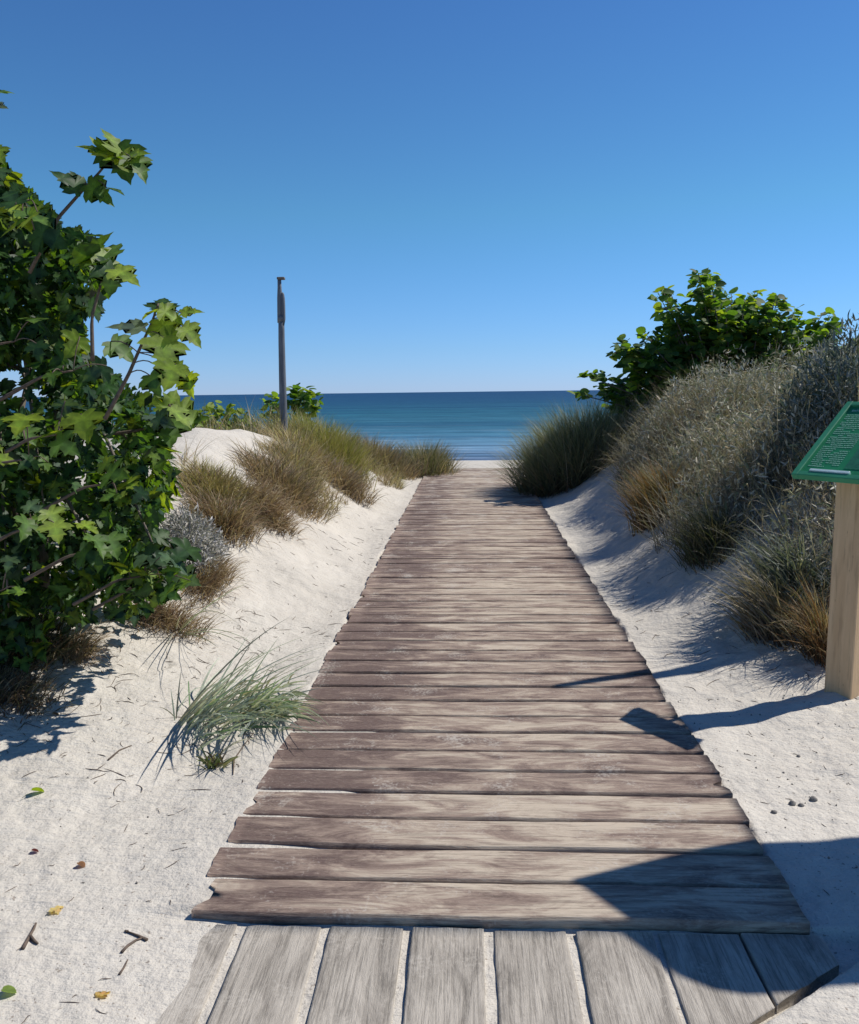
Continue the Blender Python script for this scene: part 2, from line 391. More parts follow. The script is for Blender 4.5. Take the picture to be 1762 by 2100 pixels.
# ------------------------------------------------------------------ boardwalk
def board(length, width, thick, rng, wav=.003, ends=(0, 0), seg=28, notch=None):
    """board along x, centred; rounded long edges, slightly wavy, worn ends; top at z=0"""
    rx = np.linspace(-length/2, length/2, seg+1)
    o = rng.uniform(0, 90)
    tops = [(-.5, -.25), (-.47, -.05), (-.38, 0), (-.28, 0), (-.14, 0), (0, 0.02), (.14, 0), (.28, 0), (.38, 0), (.47, -.05), (.5, -.25)]
    prof = tops+[(a, -1) for a, b in tops[::-1]]
    V = []
    for i, x in enumerate(rx):
        ea = wav*float(vnoise(x, o, 3.5))+.0015*float(vnoise(x, o+4, 14)); eb = wav*float(vnoise(x, o+9, 3.5))+.0015*float(vnoise(x, o+14, 14))
        zz = .0025*float(vnoise(x, o+20, 2.4))
        for (a, b) in prof:
            y = a*width+(ea if a < 0 else eb)*(abs(a)*2)
            xx = x
            if i == 0: xx = x+ends[0]*(.5+a)+.004*float(vnoise(a*9, o+31, 1.0))+(notch[0](a) if notch and notch[0] else 0)
            if i == seg: xx = x+ends[1]*(.5-a)+.004*float(vnoise(a*9, o+37, 1.0))+(notch[1](a) if notch and notch[1] else 0)
            V.append([xx, y, b*thick*(1 if b < -.9 else .12 if b < 0 else .1)+zz*(0 if b < -.9 else 1)])
    n = len(prof)
    Fq = [[i*n+k, (i+1)*n+k, (i+1)*n+(k+1) % n, i*n+(k+1) % n] for i in range(seg) for k in range(n)]
    for e, b0 in ((0, 0), (1, seg*n)):
        for k in range(n//2-1):
            q = [b0+k, b0+k+1, b0+n-2-k, b0+n-1-k]; Fq.append(q[::-1] if e == 0 else q)
    return np.array(V), [np.array(Fq)[:, ::-1]]

rng = np.random.RandomState(11)
bw = thing('boardwalk', 'brown plank boardwalk running between the dunes to the sea', 'boardwalk', (0.065, FRONT, 0))
bw.location = (0.065, FRONT, TOP)
y = FRONT; k = 0; pitch0 = 0.178
while y < FAR and k < 84:
    wdt = .152+rng.uniform(-.006, .006)
    gap = .025+rng.uniform(-.006, .005)
    Ln = (PR-PL)+rng.uniform(-.02, .006); seg = 40 if k < 16 else 16
    nt_ = None
    if k == 0:
        nt_ = (lambda a: (.045*max(0, 1-abs(a+.02)/.3)+.02-.02*max(0, (-a-.1))*2.2), None)
    elif k == 4: nt_ = (None, lambda a: -.05*max(0, 1-abs(a-.0)/.18)+.0)
    elif k == 3: nt_ = (lambda a: .03*max(0, 1-abs(a+.05)/.2), None)
    elif k in (7, 13, 19): nt_ = (lambda a: .03*max(0, 1-abs(a-.2)/.3), None)
    V, Fc = board(Ln, wdt, .042, rng, .0035, (rng.uniform(-.01, .01), rng.uniform(-.01, .01)), seg, nt_)
    cy = y+wdt/2
    o = mesh_np('plank', V, Fc, M['plank'], bw)
    o.location = (rng.uniform(-.007, .007), cy-FRONT, rng.uniform(-.002, .003)); o.rotation_euler = (rng.uniform(-.004, .004), rng.uniform(-.002, .002), rng.uniform(-.004, .004)+(-.006 if k < 6 else 0))
    y += wdt+gap; k += 1
print('planks', k, 'reach', y)
# two bearers under the boards
for sx_ in (-.55, .55):
    V, Fc = box(0, 0, 0, .09, FAR-FRONT-.1, .06, .004)
    o = mesh_np('bearer', V, Fc, M['bark'], bw, False); o.location = (sx_, (FAR-FRONT)/2, -.09)

# lower deck of grey boards running with the path
dk = thing('plank_deck', 'weathered grey planks laid lengthwise in front of the boardwalk', 'deck', (0, 1.6, 0))
edges = [-.800, -.612, -.387, -.170, .045, .262, .478, .692, .90]
for i in range(8):
    a, b = edges[i], edges[i+1]; g = .027 if i < 5 else .020 if i == 5 else .008
    wd = b-a-g; xc = (a+g*.5+b-g*.5)/2+.0
    y1 = FRONT-.012; yl = float(DE(xc-wd/2)) if xc-wd/2 > .55 else 0.35; yr = float(DE(xc+wd/2)) if xc+wd/2 > .55 else 0.35
    if yl < .4 < yr: yl = float(1.755+(xc-wd/2-.703)*.715)
    lo = min(yl, yr); L_ = y1-lo
    V, Fc = board(L_, wd, .04, rng, .003, (0, 0), 40)
    # board runs along +x of its own frame; turn so that +x -> -y of the world, then cut the near end on the slant
    W = np.stack([V[:, 1], -V[:, 0], V[:, 2]], 1)
    cut = yl+(W[:, 0]+wd/2)/wd*(yr-yl)
    yw = W[:, 1]+(lo+y1)/2
    tt = (yw-lo)/L_; yw = cut+(y1-cut)*tt
    W[:, 1] = yw-y1
    o = mesh_np('plank', W, Fc, M['deck'], dk); o.location = (xc, y1-1.6, rng.uniform(-.001, .001))

# ------------------------------------------------------------------ foliage tools
def frames(N, D, roll, rng):
    """orthonormal frames: normal N, tip direction D (both (n,3)), returns (n,3,3) columns x,y,z"""
    N = N/np.linalg.norm(N, axis=1, keepdims=True)
    D = D-N*(D*N).sum(1, keepdims=True); D = D/(np.linalg.norm(D, axis=1, keepdims=True)+1e-9)
    Xv = np.cross(D, N); return np.stack([Xv, D, N], 2)
def scatter_leaves(tv, tf, pos, Fr, size, tint, jit, rng):
    n = len(pos); m = len(tv)
    T = np.repeat(tv[None], n, 0)
    fold = rng.uniform(.2, 1.6, (n, 1)); T = T.copy(); T[:, :, 2] *= fold
    T[:, :, 0] *= rng.uniform(.85, 1.15, (n, 1))
    Wd = np.einsum('nij,nmj->nmi', Fr, T)*size[:, None, None]+pos[:, None, :]
    Fc = (tf[None]+(np.arange(n)*m)[:, None, None]).reshape(-1, tf.shape[1])
    C = np.repeat(tint[:, None, :], m, 1)
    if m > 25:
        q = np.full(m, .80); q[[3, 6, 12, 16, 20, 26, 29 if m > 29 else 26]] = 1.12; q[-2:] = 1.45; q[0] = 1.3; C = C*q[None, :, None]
    C = C.reshape(-1, 3)
    return Wd.reshape(-1, 3), Fc, C
# lobed maple-like leaf: origin at the petiole, tip towards +y, unit length
half = [(0, 0), (.10, -.07), (.26, -.12), (.42, -.06), (.33, .03), (.55, .10), (.70, .28), (.54, .29), (.58, .42), (.40, .36), (.24, .34), (.27, .50), (.36, .62), (.22, .64), (.17, .80), (.06, .90), (0, 1.02)]
def leaf_template(h, droop=.22, fold=.22):
    pts = [(x, y) for x, y in h]+[(-x, y) for x, y in h[-2:0:-1]]
    c = [(0, .18), (0, .5)]
    P = np.array(pts); zf = lambda x, y: fold*abs(x)-droop*(x*x*1.2+y*y)
    V = [[x, y, zf(x, y)] for x, y in pts]+[[0, .22, zf(0, .22)-.02], [0, .6, zf(0, .6)-.02]]
    n = len(pts); a, b = n, n+1; F_ = []
    for i in range(n):
        j = (i+1) % n; my = (pts[i][1]+pts[j][1])/2
        F_.append([i, j, a if my < .38 else b])
    # bridge between the two hub points
    idx = [i for i in range(n) if ((pts[i][1]+pts[(i+1) % n][1])/2 < .38) != ((pts[i-1][1]+pts[i][1])/2 < .38)]
    for i in idx: F_.append([i, a, b] if pts[i][0] < 0 else [i, b, a])
    return np.array(V), np.array(F_)
MAPLE = leaf_template(half)
ROUND = leaf_template([(0, 0), (.16, -.05), (.34, .02), (.46, .2), (.47, .42), (.38, .66), (.22, .84), (0, .98)], .25, .30)
LANCE = leaf_template([(0, 0), (.05, .1), (.10, .4), (.085, .7), (0, 1.0)], .15, .5)

def grass(name, roots, heading, length, lean, curl, width, col_root, col_tip, rng, mat, parent=None, seg=5, colv=.25, link=True):
    """n blades; heading = azimuth it leans to, lean = start angle from vertical, curl = added angle along the blade"""
    n = len(roots); roots = np.asarray(roots, float)
    hx, hy = np.cos(heading), np.sin(heading)
    pts = [roots]; ang = lean.copy(); p = roots.copy(); st = length/seg
    wob = rng.normal(0, .17, (n, 2))
    for i in range(seg):
        d = np.stack([np.sin(ang)*hx+wob[:, 0]*i*.25, np.sin(ang)*hy+wob[:, 1]*i*.25, np.cos(ang)], 1)
        p = p+d*st[:, None]; pts.append(p); ang = ang+curl/seg*(1+.4*i/seg)
    az = rng.uniform(0, PI, n); side = np.stack([np.cos(az), np.sin(az), rng.uniform(-.3, .3, n)], 1)
    V = []; C = []
    tone = 1+colv*rng.uniform(-1, 1, (n, 1))
    for i, q in enumerate(pts):
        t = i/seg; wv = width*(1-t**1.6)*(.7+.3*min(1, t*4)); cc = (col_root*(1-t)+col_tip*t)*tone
        if i < seg: V += [q-side*wv[:, None]/2, q+side*wv[:, None]/2]; C += [cc, cc]
        else: V.append(q); C.append(cc)
    nl = len(V); V = np.stack(V, 1).reshape(-1, 3); C = np.stack(C, 1).reshape(-1, 3)
    b = (np.arange(n)*nl)[:, None]
    Fq = np.concatenate([b+np.array([[2*i, 2*i+1, 2*i+3, 2*i+2]]) for i in range(seg-1)])
    Ft = b+np.array([[2*seg-2, 2*seg-1, 2*seg]])
    return mesh_np(name, V, [Fq, Ft], mat, parent, True, {'tint': np.clip(C, 0, 1)}, link)
def pick(rng, n, pal, wts=None):
    pal = np.array(pal, float); i = rng.choice(len(pal), n, p=None if wts is None else np.array(wts)/np.sum(wts)); return pal[i]
OL = (.135, .150, .065); GR = (.075, .115, .035); YG = (.36, .36, .085); BR = (.310, .220, .145); DB = (.10, .062, .040)
TN = (.50, .42, .27); GY = (.27, .265, .24); DG = (.045, .06, .030); OR = (.30, .16, .06); SG = (.20, .235, .19)

def tussock(name, label, cat, cx, cy, rx, ry, n, ln, wd, tip_pal, root_pal, seed, lean=(.05, .9), curl=(.2, 1.2), head=None, group=None, spread=.5, sink=.02, seg=5, stuff=False, mask=None):
    """tuft of blades standing on the sand; the Empty sits at its base"""
    r = np.random.RandomState(seed)
    a = r.uniform(0, 2*PI, n); q = np.sqrt(r.uniform(0, 1, n))*(.35+.65*r.uniform(0, 1, n))
    x = cx+rx*q*np.cos(a); y = cy+ry*q*np.sin(a)
    if mask is not None:
        ok = mask(x, y); x, y, a, q = x[ok], y[ok], a[ok], q[ok]; n = len(x)
    z = height(x, y)-sink
    zc = hz(cx, cy)
    hd = a*1.0+r.normal(0, .7, n) if head is None else head+r.normal(0, spread, n)
    hd = np.where(r.uniform(0, 1, n) < .3, r.uniform(0, 2*PI, n), hd)
    le = r.uniform(*lean, n)*(.35+.65*q); cu = r.uniform(*curl, n)
    L_ = ln*(r.uniform(.45, 1.0, n))*(1-.25*q)
    loc = np.array([cx, cy, zc])
    o = grass(name, np.stack([x, y, z], 1)-loc, hd, L_, le, cu, wd*r.uniform(.6, 1.3, n), pick(r, n, root_pal), pick(r, n, tip_pal), r, M['grass'], None, seg)
    o.location = tuple(loc)
    if stuff: tag(o, label, cat, group, 'stuff')
    else: tag(o, label, cat, group)
    return o


# ------------------------------------------------------------------ maple at the left
rng = np.random.RandomState(77)
def polyin(px, py, poly):
    c = np.zeros(len(px), bool); n = len(poly)
    for i in range(n):
        x1, y1 = poly[i]; x2, y2 = poly[(i+1) % n]
        t = ((y1 > py) != (y2 > py)) & (px < (x2-x1)*(py-y1)/((y2-y1)+1e-9)+x1); c ^= t
    return c
def Qv(px, py, Y):
    d = np.stack([(px-PW/2)/LENS_F, -(py-PH/2)/LENS_F, -np.ones_like(px)], 1)@ROT.T
    return CAMP+d*(Y/d[:, 1])[:, None]
tree = thing('maple_tree', 'bushy green maple with broad lobed leaves overhanging the sand at the left edge', 'tree', (-2.45, 4.1, hz(-2.45, 4.1)))
TL = np.array(tree.location)
crown_poly = [(-700, 60), (-60, 210), (-10, 330), (60, 400), (120, 460), (185, 485), (215, 560), (200, 620), (165, 650), (175, 720), (235, 770), (300, 820), (335, 870), (350, 940), (350, 1020), (300, 1080), (345, 1130), (385, 1180), (300, 1245), (215, 1260), (100, 1300), (60, 1380), (-60, 1430), (-700, 1400)]
n = 30000
px = rng.uniform(-560, 420, n); py = rng.uniform(60, 1430, n); ok = polyin(px, py, crown_poly); px, py = px[ok], py[ok]
Yd = 3.25+2.3*rng.beta(1.0, 1.6, len(px)); 
# lower leaves hang forward of the trunk, none may sink into the sand
P = Qv(px, py, Yd)
ok = P[:, 2] > height(P[:, 0], P[:, 1])+.12
# open pockets in the crown
hole = fbm(P[:, 0]*1.0+P[:, 1]*.6, P[:, 2], 2.6, 2, 91) > -.26
ok &= hole | (rng.uniform(0, 1, len(P)) < .15)
P = P[ok]; n = len(P)
Nn = np.stack([rng.normal(.15, .6, n), rng.normal(-.15, .6, n), rng.uniform(.05, 1.0, n)], 1)
Dd = np.stack([rng.normal(.25, .8, n), rng.normal(-.45, .7, n), rng.uniform(-1.1, .1, n)], 1)
Fr = frames(Nn, Dd, 0, rng)
sz = rng.uniform(.036, .090, n)
pal = [(.034, .085, .022), (.050, .112, .027), (.026, .064, .028), (.095, .150, .026), (.045, .085, .052)]
tint = pick(rng, n, pal, [3, 3, 3, 1.2, 1.2])*rng.uniform(.75, 1.25, (n, 1))
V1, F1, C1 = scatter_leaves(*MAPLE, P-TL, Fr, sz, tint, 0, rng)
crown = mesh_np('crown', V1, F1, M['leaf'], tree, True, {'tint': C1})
# trunk and limbs inside the crown
def curve(a, b, bend, k=9, r=None):
    a, b = np.array(a, float), np.array(b, float); t = np.linspace(0, 1, k)[:, None]
    return a+(b-a)*t+np.array(bend)*np.sin(t*PI)
g0 = np.array([-2.45, 4.1, hz(-2.45, 4.1)-.1])
parts = []
for (dx, dy) in ((0, 0), (.18, .05), (-.15, .1)):
    a = g0+[dx, dy, 0]; b = g0+[dx*4-.15+rng.uniform(-.2, .2), dy*4, 1.3+rng.uniform(-.2, .3)]
    parts.append(tube(curve(a, b, (.12*rng.normal(), .1*rng.normal(), 0), 12)-TL, np.linspace(.055, .012, 12), 8))
V, Fc = join(parts); mesh_np('trunk', V, Fc, M['bark'], tree)
for j in range(26):
    h0 = rng.uniform(.2, 2.3); a = g0+[rng.uniform(-.1, .2), .0, h0]
    tgt = P[rng.randint(n)]
    V, Fc = tube(curve(a, tgt, (0, 0, .12), 9)-TL, np.linspace(.016, .004, 9), 6)
    mesh_np('branch', V, Fc, M['bark'], tree)

def sprig(pts, Y, leaves, col=None, r0=.008):
    """a shoot drawn as twig + leaves with stalks; leaves: (x, y, size px, angle of the tip in the picture, facing)"""
    pw = [Qp(x, y, Y+i*.02) for i, (x, y) in enumerate(pts)]
    t = np.linspace(0, 1, len(pts)); tt = np.linspace(0, 1, 12)
    pw = np.array(pw); pc = np.stack([np.interp(tt, t, pw[:, k]) for k in range(3)], 1)
    n = len(leaves); A = []; Fs = []; SZ = []; TT = []; st = []
    for (x, y, s, ang, fc, tn) in leaves:
        an = math.radians(ang); Ye = Y+rng.uniform(-.10, .10)
        tipv = ROT@np.array([math.cos(an), math.sin(an), .0])
        c = Qp(x-math.cos(an)*s*.5, y+math.sin(an)*s*.5, Ye)
        toward = _n(CAMP-c); nrm = _n(toward*fc+np.array([0, 0, 1])*(1-fc)+rng.normal(0, .22, 3))
        A.append(c); Fs.append((nrm, tipv)); SZ.append(s/LENS_F*Ye*.78); TT.append(tn)
        q = pc[np.argmin(np.linalg.norm(pc-c, axis=1))]
        st.append(tube(curve(q, c, (0, 0, .015), 6)-TL, .0022, 5))
    A = np.array(A); Fr = frames(np.array([f[0] for f in Fs]), np.array([f[1] for f in Fs]), 0, rng)
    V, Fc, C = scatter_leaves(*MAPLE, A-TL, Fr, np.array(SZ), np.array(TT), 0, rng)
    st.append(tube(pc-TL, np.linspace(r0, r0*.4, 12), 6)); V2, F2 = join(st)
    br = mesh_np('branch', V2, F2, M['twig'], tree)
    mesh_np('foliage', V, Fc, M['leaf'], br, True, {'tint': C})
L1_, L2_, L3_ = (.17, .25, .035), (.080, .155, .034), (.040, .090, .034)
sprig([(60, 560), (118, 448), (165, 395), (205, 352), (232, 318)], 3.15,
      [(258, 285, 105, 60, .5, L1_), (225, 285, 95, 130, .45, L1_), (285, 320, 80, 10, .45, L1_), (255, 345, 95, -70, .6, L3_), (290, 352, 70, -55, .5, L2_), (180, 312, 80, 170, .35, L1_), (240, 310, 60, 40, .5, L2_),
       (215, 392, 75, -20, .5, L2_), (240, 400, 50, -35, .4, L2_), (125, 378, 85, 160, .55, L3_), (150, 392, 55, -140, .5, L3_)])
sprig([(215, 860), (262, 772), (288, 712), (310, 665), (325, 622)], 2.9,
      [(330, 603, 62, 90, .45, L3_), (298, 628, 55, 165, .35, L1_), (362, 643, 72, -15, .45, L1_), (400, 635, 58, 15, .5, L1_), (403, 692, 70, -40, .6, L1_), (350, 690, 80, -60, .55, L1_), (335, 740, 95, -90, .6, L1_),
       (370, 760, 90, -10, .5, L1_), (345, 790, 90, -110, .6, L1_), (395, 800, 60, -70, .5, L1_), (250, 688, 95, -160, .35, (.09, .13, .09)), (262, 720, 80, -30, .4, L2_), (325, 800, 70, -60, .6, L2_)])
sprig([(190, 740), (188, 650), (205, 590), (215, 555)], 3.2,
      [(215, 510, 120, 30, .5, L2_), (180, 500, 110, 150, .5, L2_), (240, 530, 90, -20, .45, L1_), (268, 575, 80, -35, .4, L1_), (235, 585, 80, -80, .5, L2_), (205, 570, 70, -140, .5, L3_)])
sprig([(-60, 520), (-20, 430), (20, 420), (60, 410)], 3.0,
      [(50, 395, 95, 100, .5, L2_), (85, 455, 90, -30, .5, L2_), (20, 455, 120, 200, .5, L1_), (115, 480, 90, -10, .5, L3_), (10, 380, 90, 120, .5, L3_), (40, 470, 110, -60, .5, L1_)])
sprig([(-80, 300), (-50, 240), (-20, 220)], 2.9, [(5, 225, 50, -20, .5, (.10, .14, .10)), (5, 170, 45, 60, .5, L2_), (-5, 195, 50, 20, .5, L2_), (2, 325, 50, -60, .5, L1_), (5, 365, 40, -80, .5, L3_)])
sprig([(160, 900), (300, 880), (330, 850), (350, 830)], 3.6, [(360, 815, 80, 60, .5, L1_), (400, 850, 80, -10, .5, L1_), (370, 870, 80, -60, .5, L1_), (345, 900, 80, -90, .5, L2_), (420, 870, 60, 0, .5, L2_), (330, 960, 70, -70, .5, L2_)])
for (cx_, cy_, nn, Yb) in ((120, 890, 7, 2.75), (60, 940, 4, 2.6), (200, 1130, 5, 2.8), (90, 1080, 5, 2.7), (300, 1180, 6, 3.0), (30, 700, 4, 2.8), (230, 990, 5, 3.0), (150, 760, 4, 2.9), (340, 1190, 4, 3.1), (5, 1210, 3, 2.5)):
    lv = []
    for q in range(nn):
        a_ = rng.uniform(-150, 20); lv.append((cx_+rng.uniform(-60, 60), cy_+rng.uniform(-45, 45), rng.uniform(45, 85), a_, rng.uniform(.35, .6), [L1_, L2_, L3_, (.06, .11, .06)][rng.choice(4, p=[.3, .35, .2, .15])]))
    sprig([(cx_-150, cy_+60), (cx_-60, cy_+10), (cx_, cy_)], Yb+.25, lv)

# ------------------------------------------------------------------ round-leaved shrubs
def shoot_shrub(name, label, base, shoots, leaf, stemr, lsz, palv, seed, dens=7.0, rad=.16):
    """upright shoots from one base; leaves whorl round every shoot"""
    r = np.random.RandomState(seed); b0 = np.array([base[0], base[1], hz(*base)-.05])
    o = thing(name, label, 'shrub', b0+[0, 0, .05]); O = np.array(o.location)
    pos = []; nn = []; dd = []; st = []
    for (tip, ln) in shoots:
        tip = np.array(tip, float); mid = b0+(tip-b0)*.45; mid[2] = b0[2]+(tip[2]-b0[2])*.35
        c = np.array([b0+(mid-b0)*t for t in np.linspace(0, 1, 5)]+[mid+(tip-mid)*t for t in np.linspace(.2, 1, 6)])
        st.append(tube(c-O, np.linspace(stemr, stemr*.25, len(c)), 5))
        L = np.linalg.norm(tip-mid); k = int(dens*ln/.1)
        for q in range(k):
            t = 1-(q/k)*min(1, ln/L); p = mid+(tip-mid)*t
            az = r.uniform(0, 2*PI); d = np.array([math.cos(az), math.sin(az), r.uniform(-.2, .5)]); rr = rad*(.25+.75*min(1, (1-t)*L/.25))
            pos.append(p+d*rr*r.uniform(0, .8)); dd.append(d+[0, 0, -.25]); nn.append([-.2*d[0]+r.normal(0, .35), -.2*d[1]+r.normal(0, .35)-.15, r.uniform(.4, 1)])
    pos = np.array(pos); n = len(pos)
    V, Fc, C = scatter_leaves(*leaf, pos-O, frames(np.array(nn), np.array(dd), 0, r), r.uniform(.7, 1.2, n)*lsz, pick(r, n, palv)*r.uniform(.75, 1.25, (n, 1)), 0, r)
    mesh_np('crown', V, Fc, M['rleaf'], o, True, {'tint': C})
    V, Fc = join(st); mesh_np('stems', V, Fc, M['bark'], o)
    return o
GP = [(.070, .145, .035), (.105, .185, .040), (.045, .100, .030), (.17, .24, .05)]
tops = [(1218, 765, 30), (1245, 790, 60), (1262, 800, 60), (1272, 695, 60), (1296, 710, 90), (1322, 682, 110), (1372, 592, 60), (1362, 640, 90), (1400, 625, 130), (1440, 556, 60), (1456, 560, 80), (1430, 605, 120), (1462, 610, 150), (1500, 602, 120),
        (1525, 620, 130), (1548, 598, 60), (1592, 606, 60), (1580, 640, 120), (1560, 650, 150), (1632, 632, 30), (1640, 690, 60), (1675, 660, 80), (1690, 640, 45), (1712, 668, 60), (1660, 720, 80), (1610, 700, 120), (1345, 700, 120), (1385, 690, 150), (1480, 680, 150), (1540, 700, 150),
        (1300, 760, 80), (1420, 710, 150), (1350, 760, 120), (1590, 740, 100), (1500, 740, 120), (1440, 760, 100), (1700, 720, 80), (1385, 740, 120), (1620, 760, 80), (1330, 730, 90), (1560, 770, 80), (1755, 700, 60), (1810, 680, 80), (1610, 660, 90), (1640, 655, 60), (1670, 690, 120), (1580, 720, 160), (1530, 650, 140), (1480, 640, 140), (1290, 740, 120), (1250, 815, 60), (1320, 790, 100), (1380, 790, 100)]
r_ = np.random.RandomState(3); sh = []
for (x, y, l) in tops:
    for q in range(4):
        Yq = 11.4+r_.uniform(-.6, .6); sh.append((Qp(x+q*r_.uniform(-14, 14), y+q*r_.uniform(0, 30), Yq), max(.25, l/LENS_F*Yq*1.5)))
shoot_shrub('broadleaf_shrub', 'tall dense green shrub with round leaves rising behind the grey grass at the right', (3.6, 11.4), sh, ROUND, .018, .118, GP, 5, 5.2, .21)
tops = [(556, 803, 30), (545, 815, 30), (566, 820, 40), (600, 790, 40), (612, 785, 30), (630, 790, 40), (648, 802, 40), (618, 810, 50), (640, 830, 40), (596, 815, 40), (560, 840, 30), (652, 815, 30)]
shoot_shrub('broadleaf_shrub', 'small green round-leaved shrub directly behind the weathered pole', tuple(Qp(600, 850, 12.2)[:2]), [(Qp(x, y+6, 12.2+r_.uniform(-.2, .2)), .3) for x, y, l in tops], ROUND, .008, .115, GP, 6, 6.0, .15)
tops = [(420, 838, 20), (445, 826, 20), (470, 832, 20), (400, 845, 20), (380, 850, 20), (360, 842, 20), (490, 838, 20), (350, 862, 30), (410, 860, 30), (455, 850, 30), (345, 845, 30), (372, 870, 30), (395, 880, 30), (430, 868, 30), (355, 885, 30), (460, 872, 20), (500, 855, 20), (520, 862, 20), (415, 850, 30)]
shoot_shrub('broadleaf_shrub', 'low bright green shrub on the left dune crest just past the maple leaves', tuple(Qp(410, 870, 10.8)[:2]), [(Qp(x, y, 10.8+r_.uniform(-.3, .3)), .3) for x, y, l in tops], ROUND, .008, .10, [(.14, .21, .035), (.20, .27, .045), (.08, .13, .035)], 7, 6.5, .17)

# ------------------------------------------------------------------ dune grass, left side
def at(x, y, Y): p = Qp(x, y, Y); return p[0], Y
def T(name, label, cat, px, py, Y, rx, ry, n, ln, wd, tip, root, seed, **k):
    x, yy = at(px, py, Y); return tussock(name, label, cat, x, yy, rx, ry, n, ln, wd, tip, root, seed, **k)
T('grass_tussock', 'olive green tussock leaning over the far left end of the boardwalk', 'grass tussock', 868, 940, 14.2, .62, .75, 2600, .80, .011, [OL, GR, GY, TN], [BR, OL], 21, lean=(.1, 1.0), curl=(.3, 1.0))
T('grass_tussock', 'brown and grey tussock with a dark hollow beneath, left of the far boardwalk end', 'grass tussock', 770, 935, 13.3, .75, .6, 2200, .68, .011, [BR, GY, OL, TN], [BR, DB], 22, lean=(.1, 1.0), curl=(.3, 1.0))
T('grass_tussock', 'bright yellow-green tussock to the right of the weathered pole', 'grass tussock', 672, 930, 10.6, .62, .55, 3000, .74, .010, [YG, YG, (.30, .34, .07), TN], [OL, BR], 23, lean=(.05, .9), curl=(.2, 1.0))
T('grass_tussock', 'dry brown tussock hanging down the sand below the yellow-green one', 'grass tussock', 690, 975, 9.7, .48, .40, 1800, .50, .010, [BR, TN, BR, GY], [DB, BR], 24, lean=(.4, 1.3), curl=(.5, 1.6))
T('grass_tussock', 'tan grass tuft around the foot of the weathered pole', 'grass tussock', 620, 915, 9.6, .42, .35, 1100, .45, .009, [TN, YG, BR], [BR, TN], 25, lean=(.1, .9), curl=(.3, 1.0))
T('grass_tussock', 'large reddish brown dry tussock on the lower left dune slope', 'grass tussock', 580, 1040, 7.6, .42, .60, 2600, .42, .009, [BR, (.38, .27, .18), TN, (.24, .18, .13), OL], [DB, BR], 26, lean=(.3, 1.2), curl=(.4, 1.6))
T('grass_tussock', 'olive topped brown tussock beside the grey shrub on the left dune', 'grass tussock', 440, 1035, 6.4, .30, .40, 1800, .36, .008, [YG, (.26, .27, .09), TN, BR], [BR, BR], 27, lean=(.2, 1.1), curl=(.4, 1.4))
T('grass_tussock', 'pale straw tussock on the right shoulder of the bare sand mound', 'grass tussock', 605, 950, 8.6, .36, .40, 1500, .40, .009, [(.30, .26, .12), OL, TN, BR], [BR, TN], 28, lean=(.2, 1.1), curl=(.4, 1.5))
T('grass_tussock', 'ragged rust brown tussock directly above the silvery cushion shrub', 'grass tussock', 460, 1085, 5.9, .26, .34, 1400, .42, .008, [BR, (.30, .19, .12), TN, OL], [DB, BR], 34, lean=(.3, 1.3), curl=(.5, 1.8))
T('grass_tussock', 'brown tussock whose dead blades trail onto the open sand halfway up the left slope', 'grass tussock', 540, 1095, 6.6, .30, .36, 1500, .42, .008, [BR, (.30, .20, .13), TN], [DB, BR], 35, lean=(.4, 1.4), curl=(.5, 1.8), head=-.4, spread=.9)
T('grass_tussock', 'thin brown fringe of dry grass below the grey shrub', 'grass tussock', 425, 1170, 4.95, .14, .42, 900, .34, .006, [BR, TN, (.26, .17, .12)], [BR, DB], 29, lean=(.5, 1.4), curl=(.6, 1.6), head=-.5, spread=.7)
T('grass_tussock', 'short brown tufts hanging under the lowest maple leaves', 'grass tussock', 330, 1245, 4.25, .30, .22, 900, .32, .006, [BR, TN, (.26, .17, .12)], [BR, DB], 30, lean=(.5, 1.3), curl=(.6, 1.6), head=-.6, spread=.8)
T('grass_tussock', 'curled dry straw tuft lying on the sand under the maple', 'grass tussock', 150, 1330, 3.70, .12, .13, 420, .30, .006, [(.34, .24, .15), TN, BR], [BR, BR], 31, lean=(.4, 1.3), curl=(.8, 2.2), head=-.7, spread=.9)
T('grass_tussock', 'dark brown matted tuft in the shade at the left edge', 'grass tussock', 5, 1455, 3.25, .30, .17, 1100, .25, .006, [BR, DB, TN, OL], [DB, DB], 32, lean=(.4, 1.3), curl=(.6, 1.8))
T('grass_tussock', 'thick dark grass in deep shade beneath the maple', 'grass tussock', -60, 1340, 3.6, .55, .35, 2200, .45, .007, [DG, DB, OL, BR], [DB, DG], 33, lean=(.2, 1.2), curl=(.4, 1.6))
# the crest behind the sand mound is one sward
r = np.random.RandomState(40); n = 9000
x = r.uniform(-9, -1.9, n); yv = r.uniform(9.6, 14.5, n); 
ok = x < -1.95-(yv-9.6)*-.12; x, yv = x[ok], yv[ok]; n = len(x)
o = grass('dune_grass', np.stack([x, yv, height(x, yv)-.02], 1), r.uniform(0, 2*PI, n), r.uniform(.25, .62, n), r.uniform(.05, .7, n), r.uniform(.2, 1.0, n), r.uniform(.007, .014, n),
          pick(r, n, [BR, OL, TN]), pick(r, n, [(.16, .19, .06), YG, TN, (.12, .17, .05), BR], [3, 3, 3, 2, 1])*(.75+.5*smooth(-.3, .3, fbm(x, yv, 1.2, 2, 7)))[:, None], r, M['grass'], None, 4)
tag(o, 'mixed green and straw grass covering the left dune crest in front of the sea', 'grass', None, 'stuff')

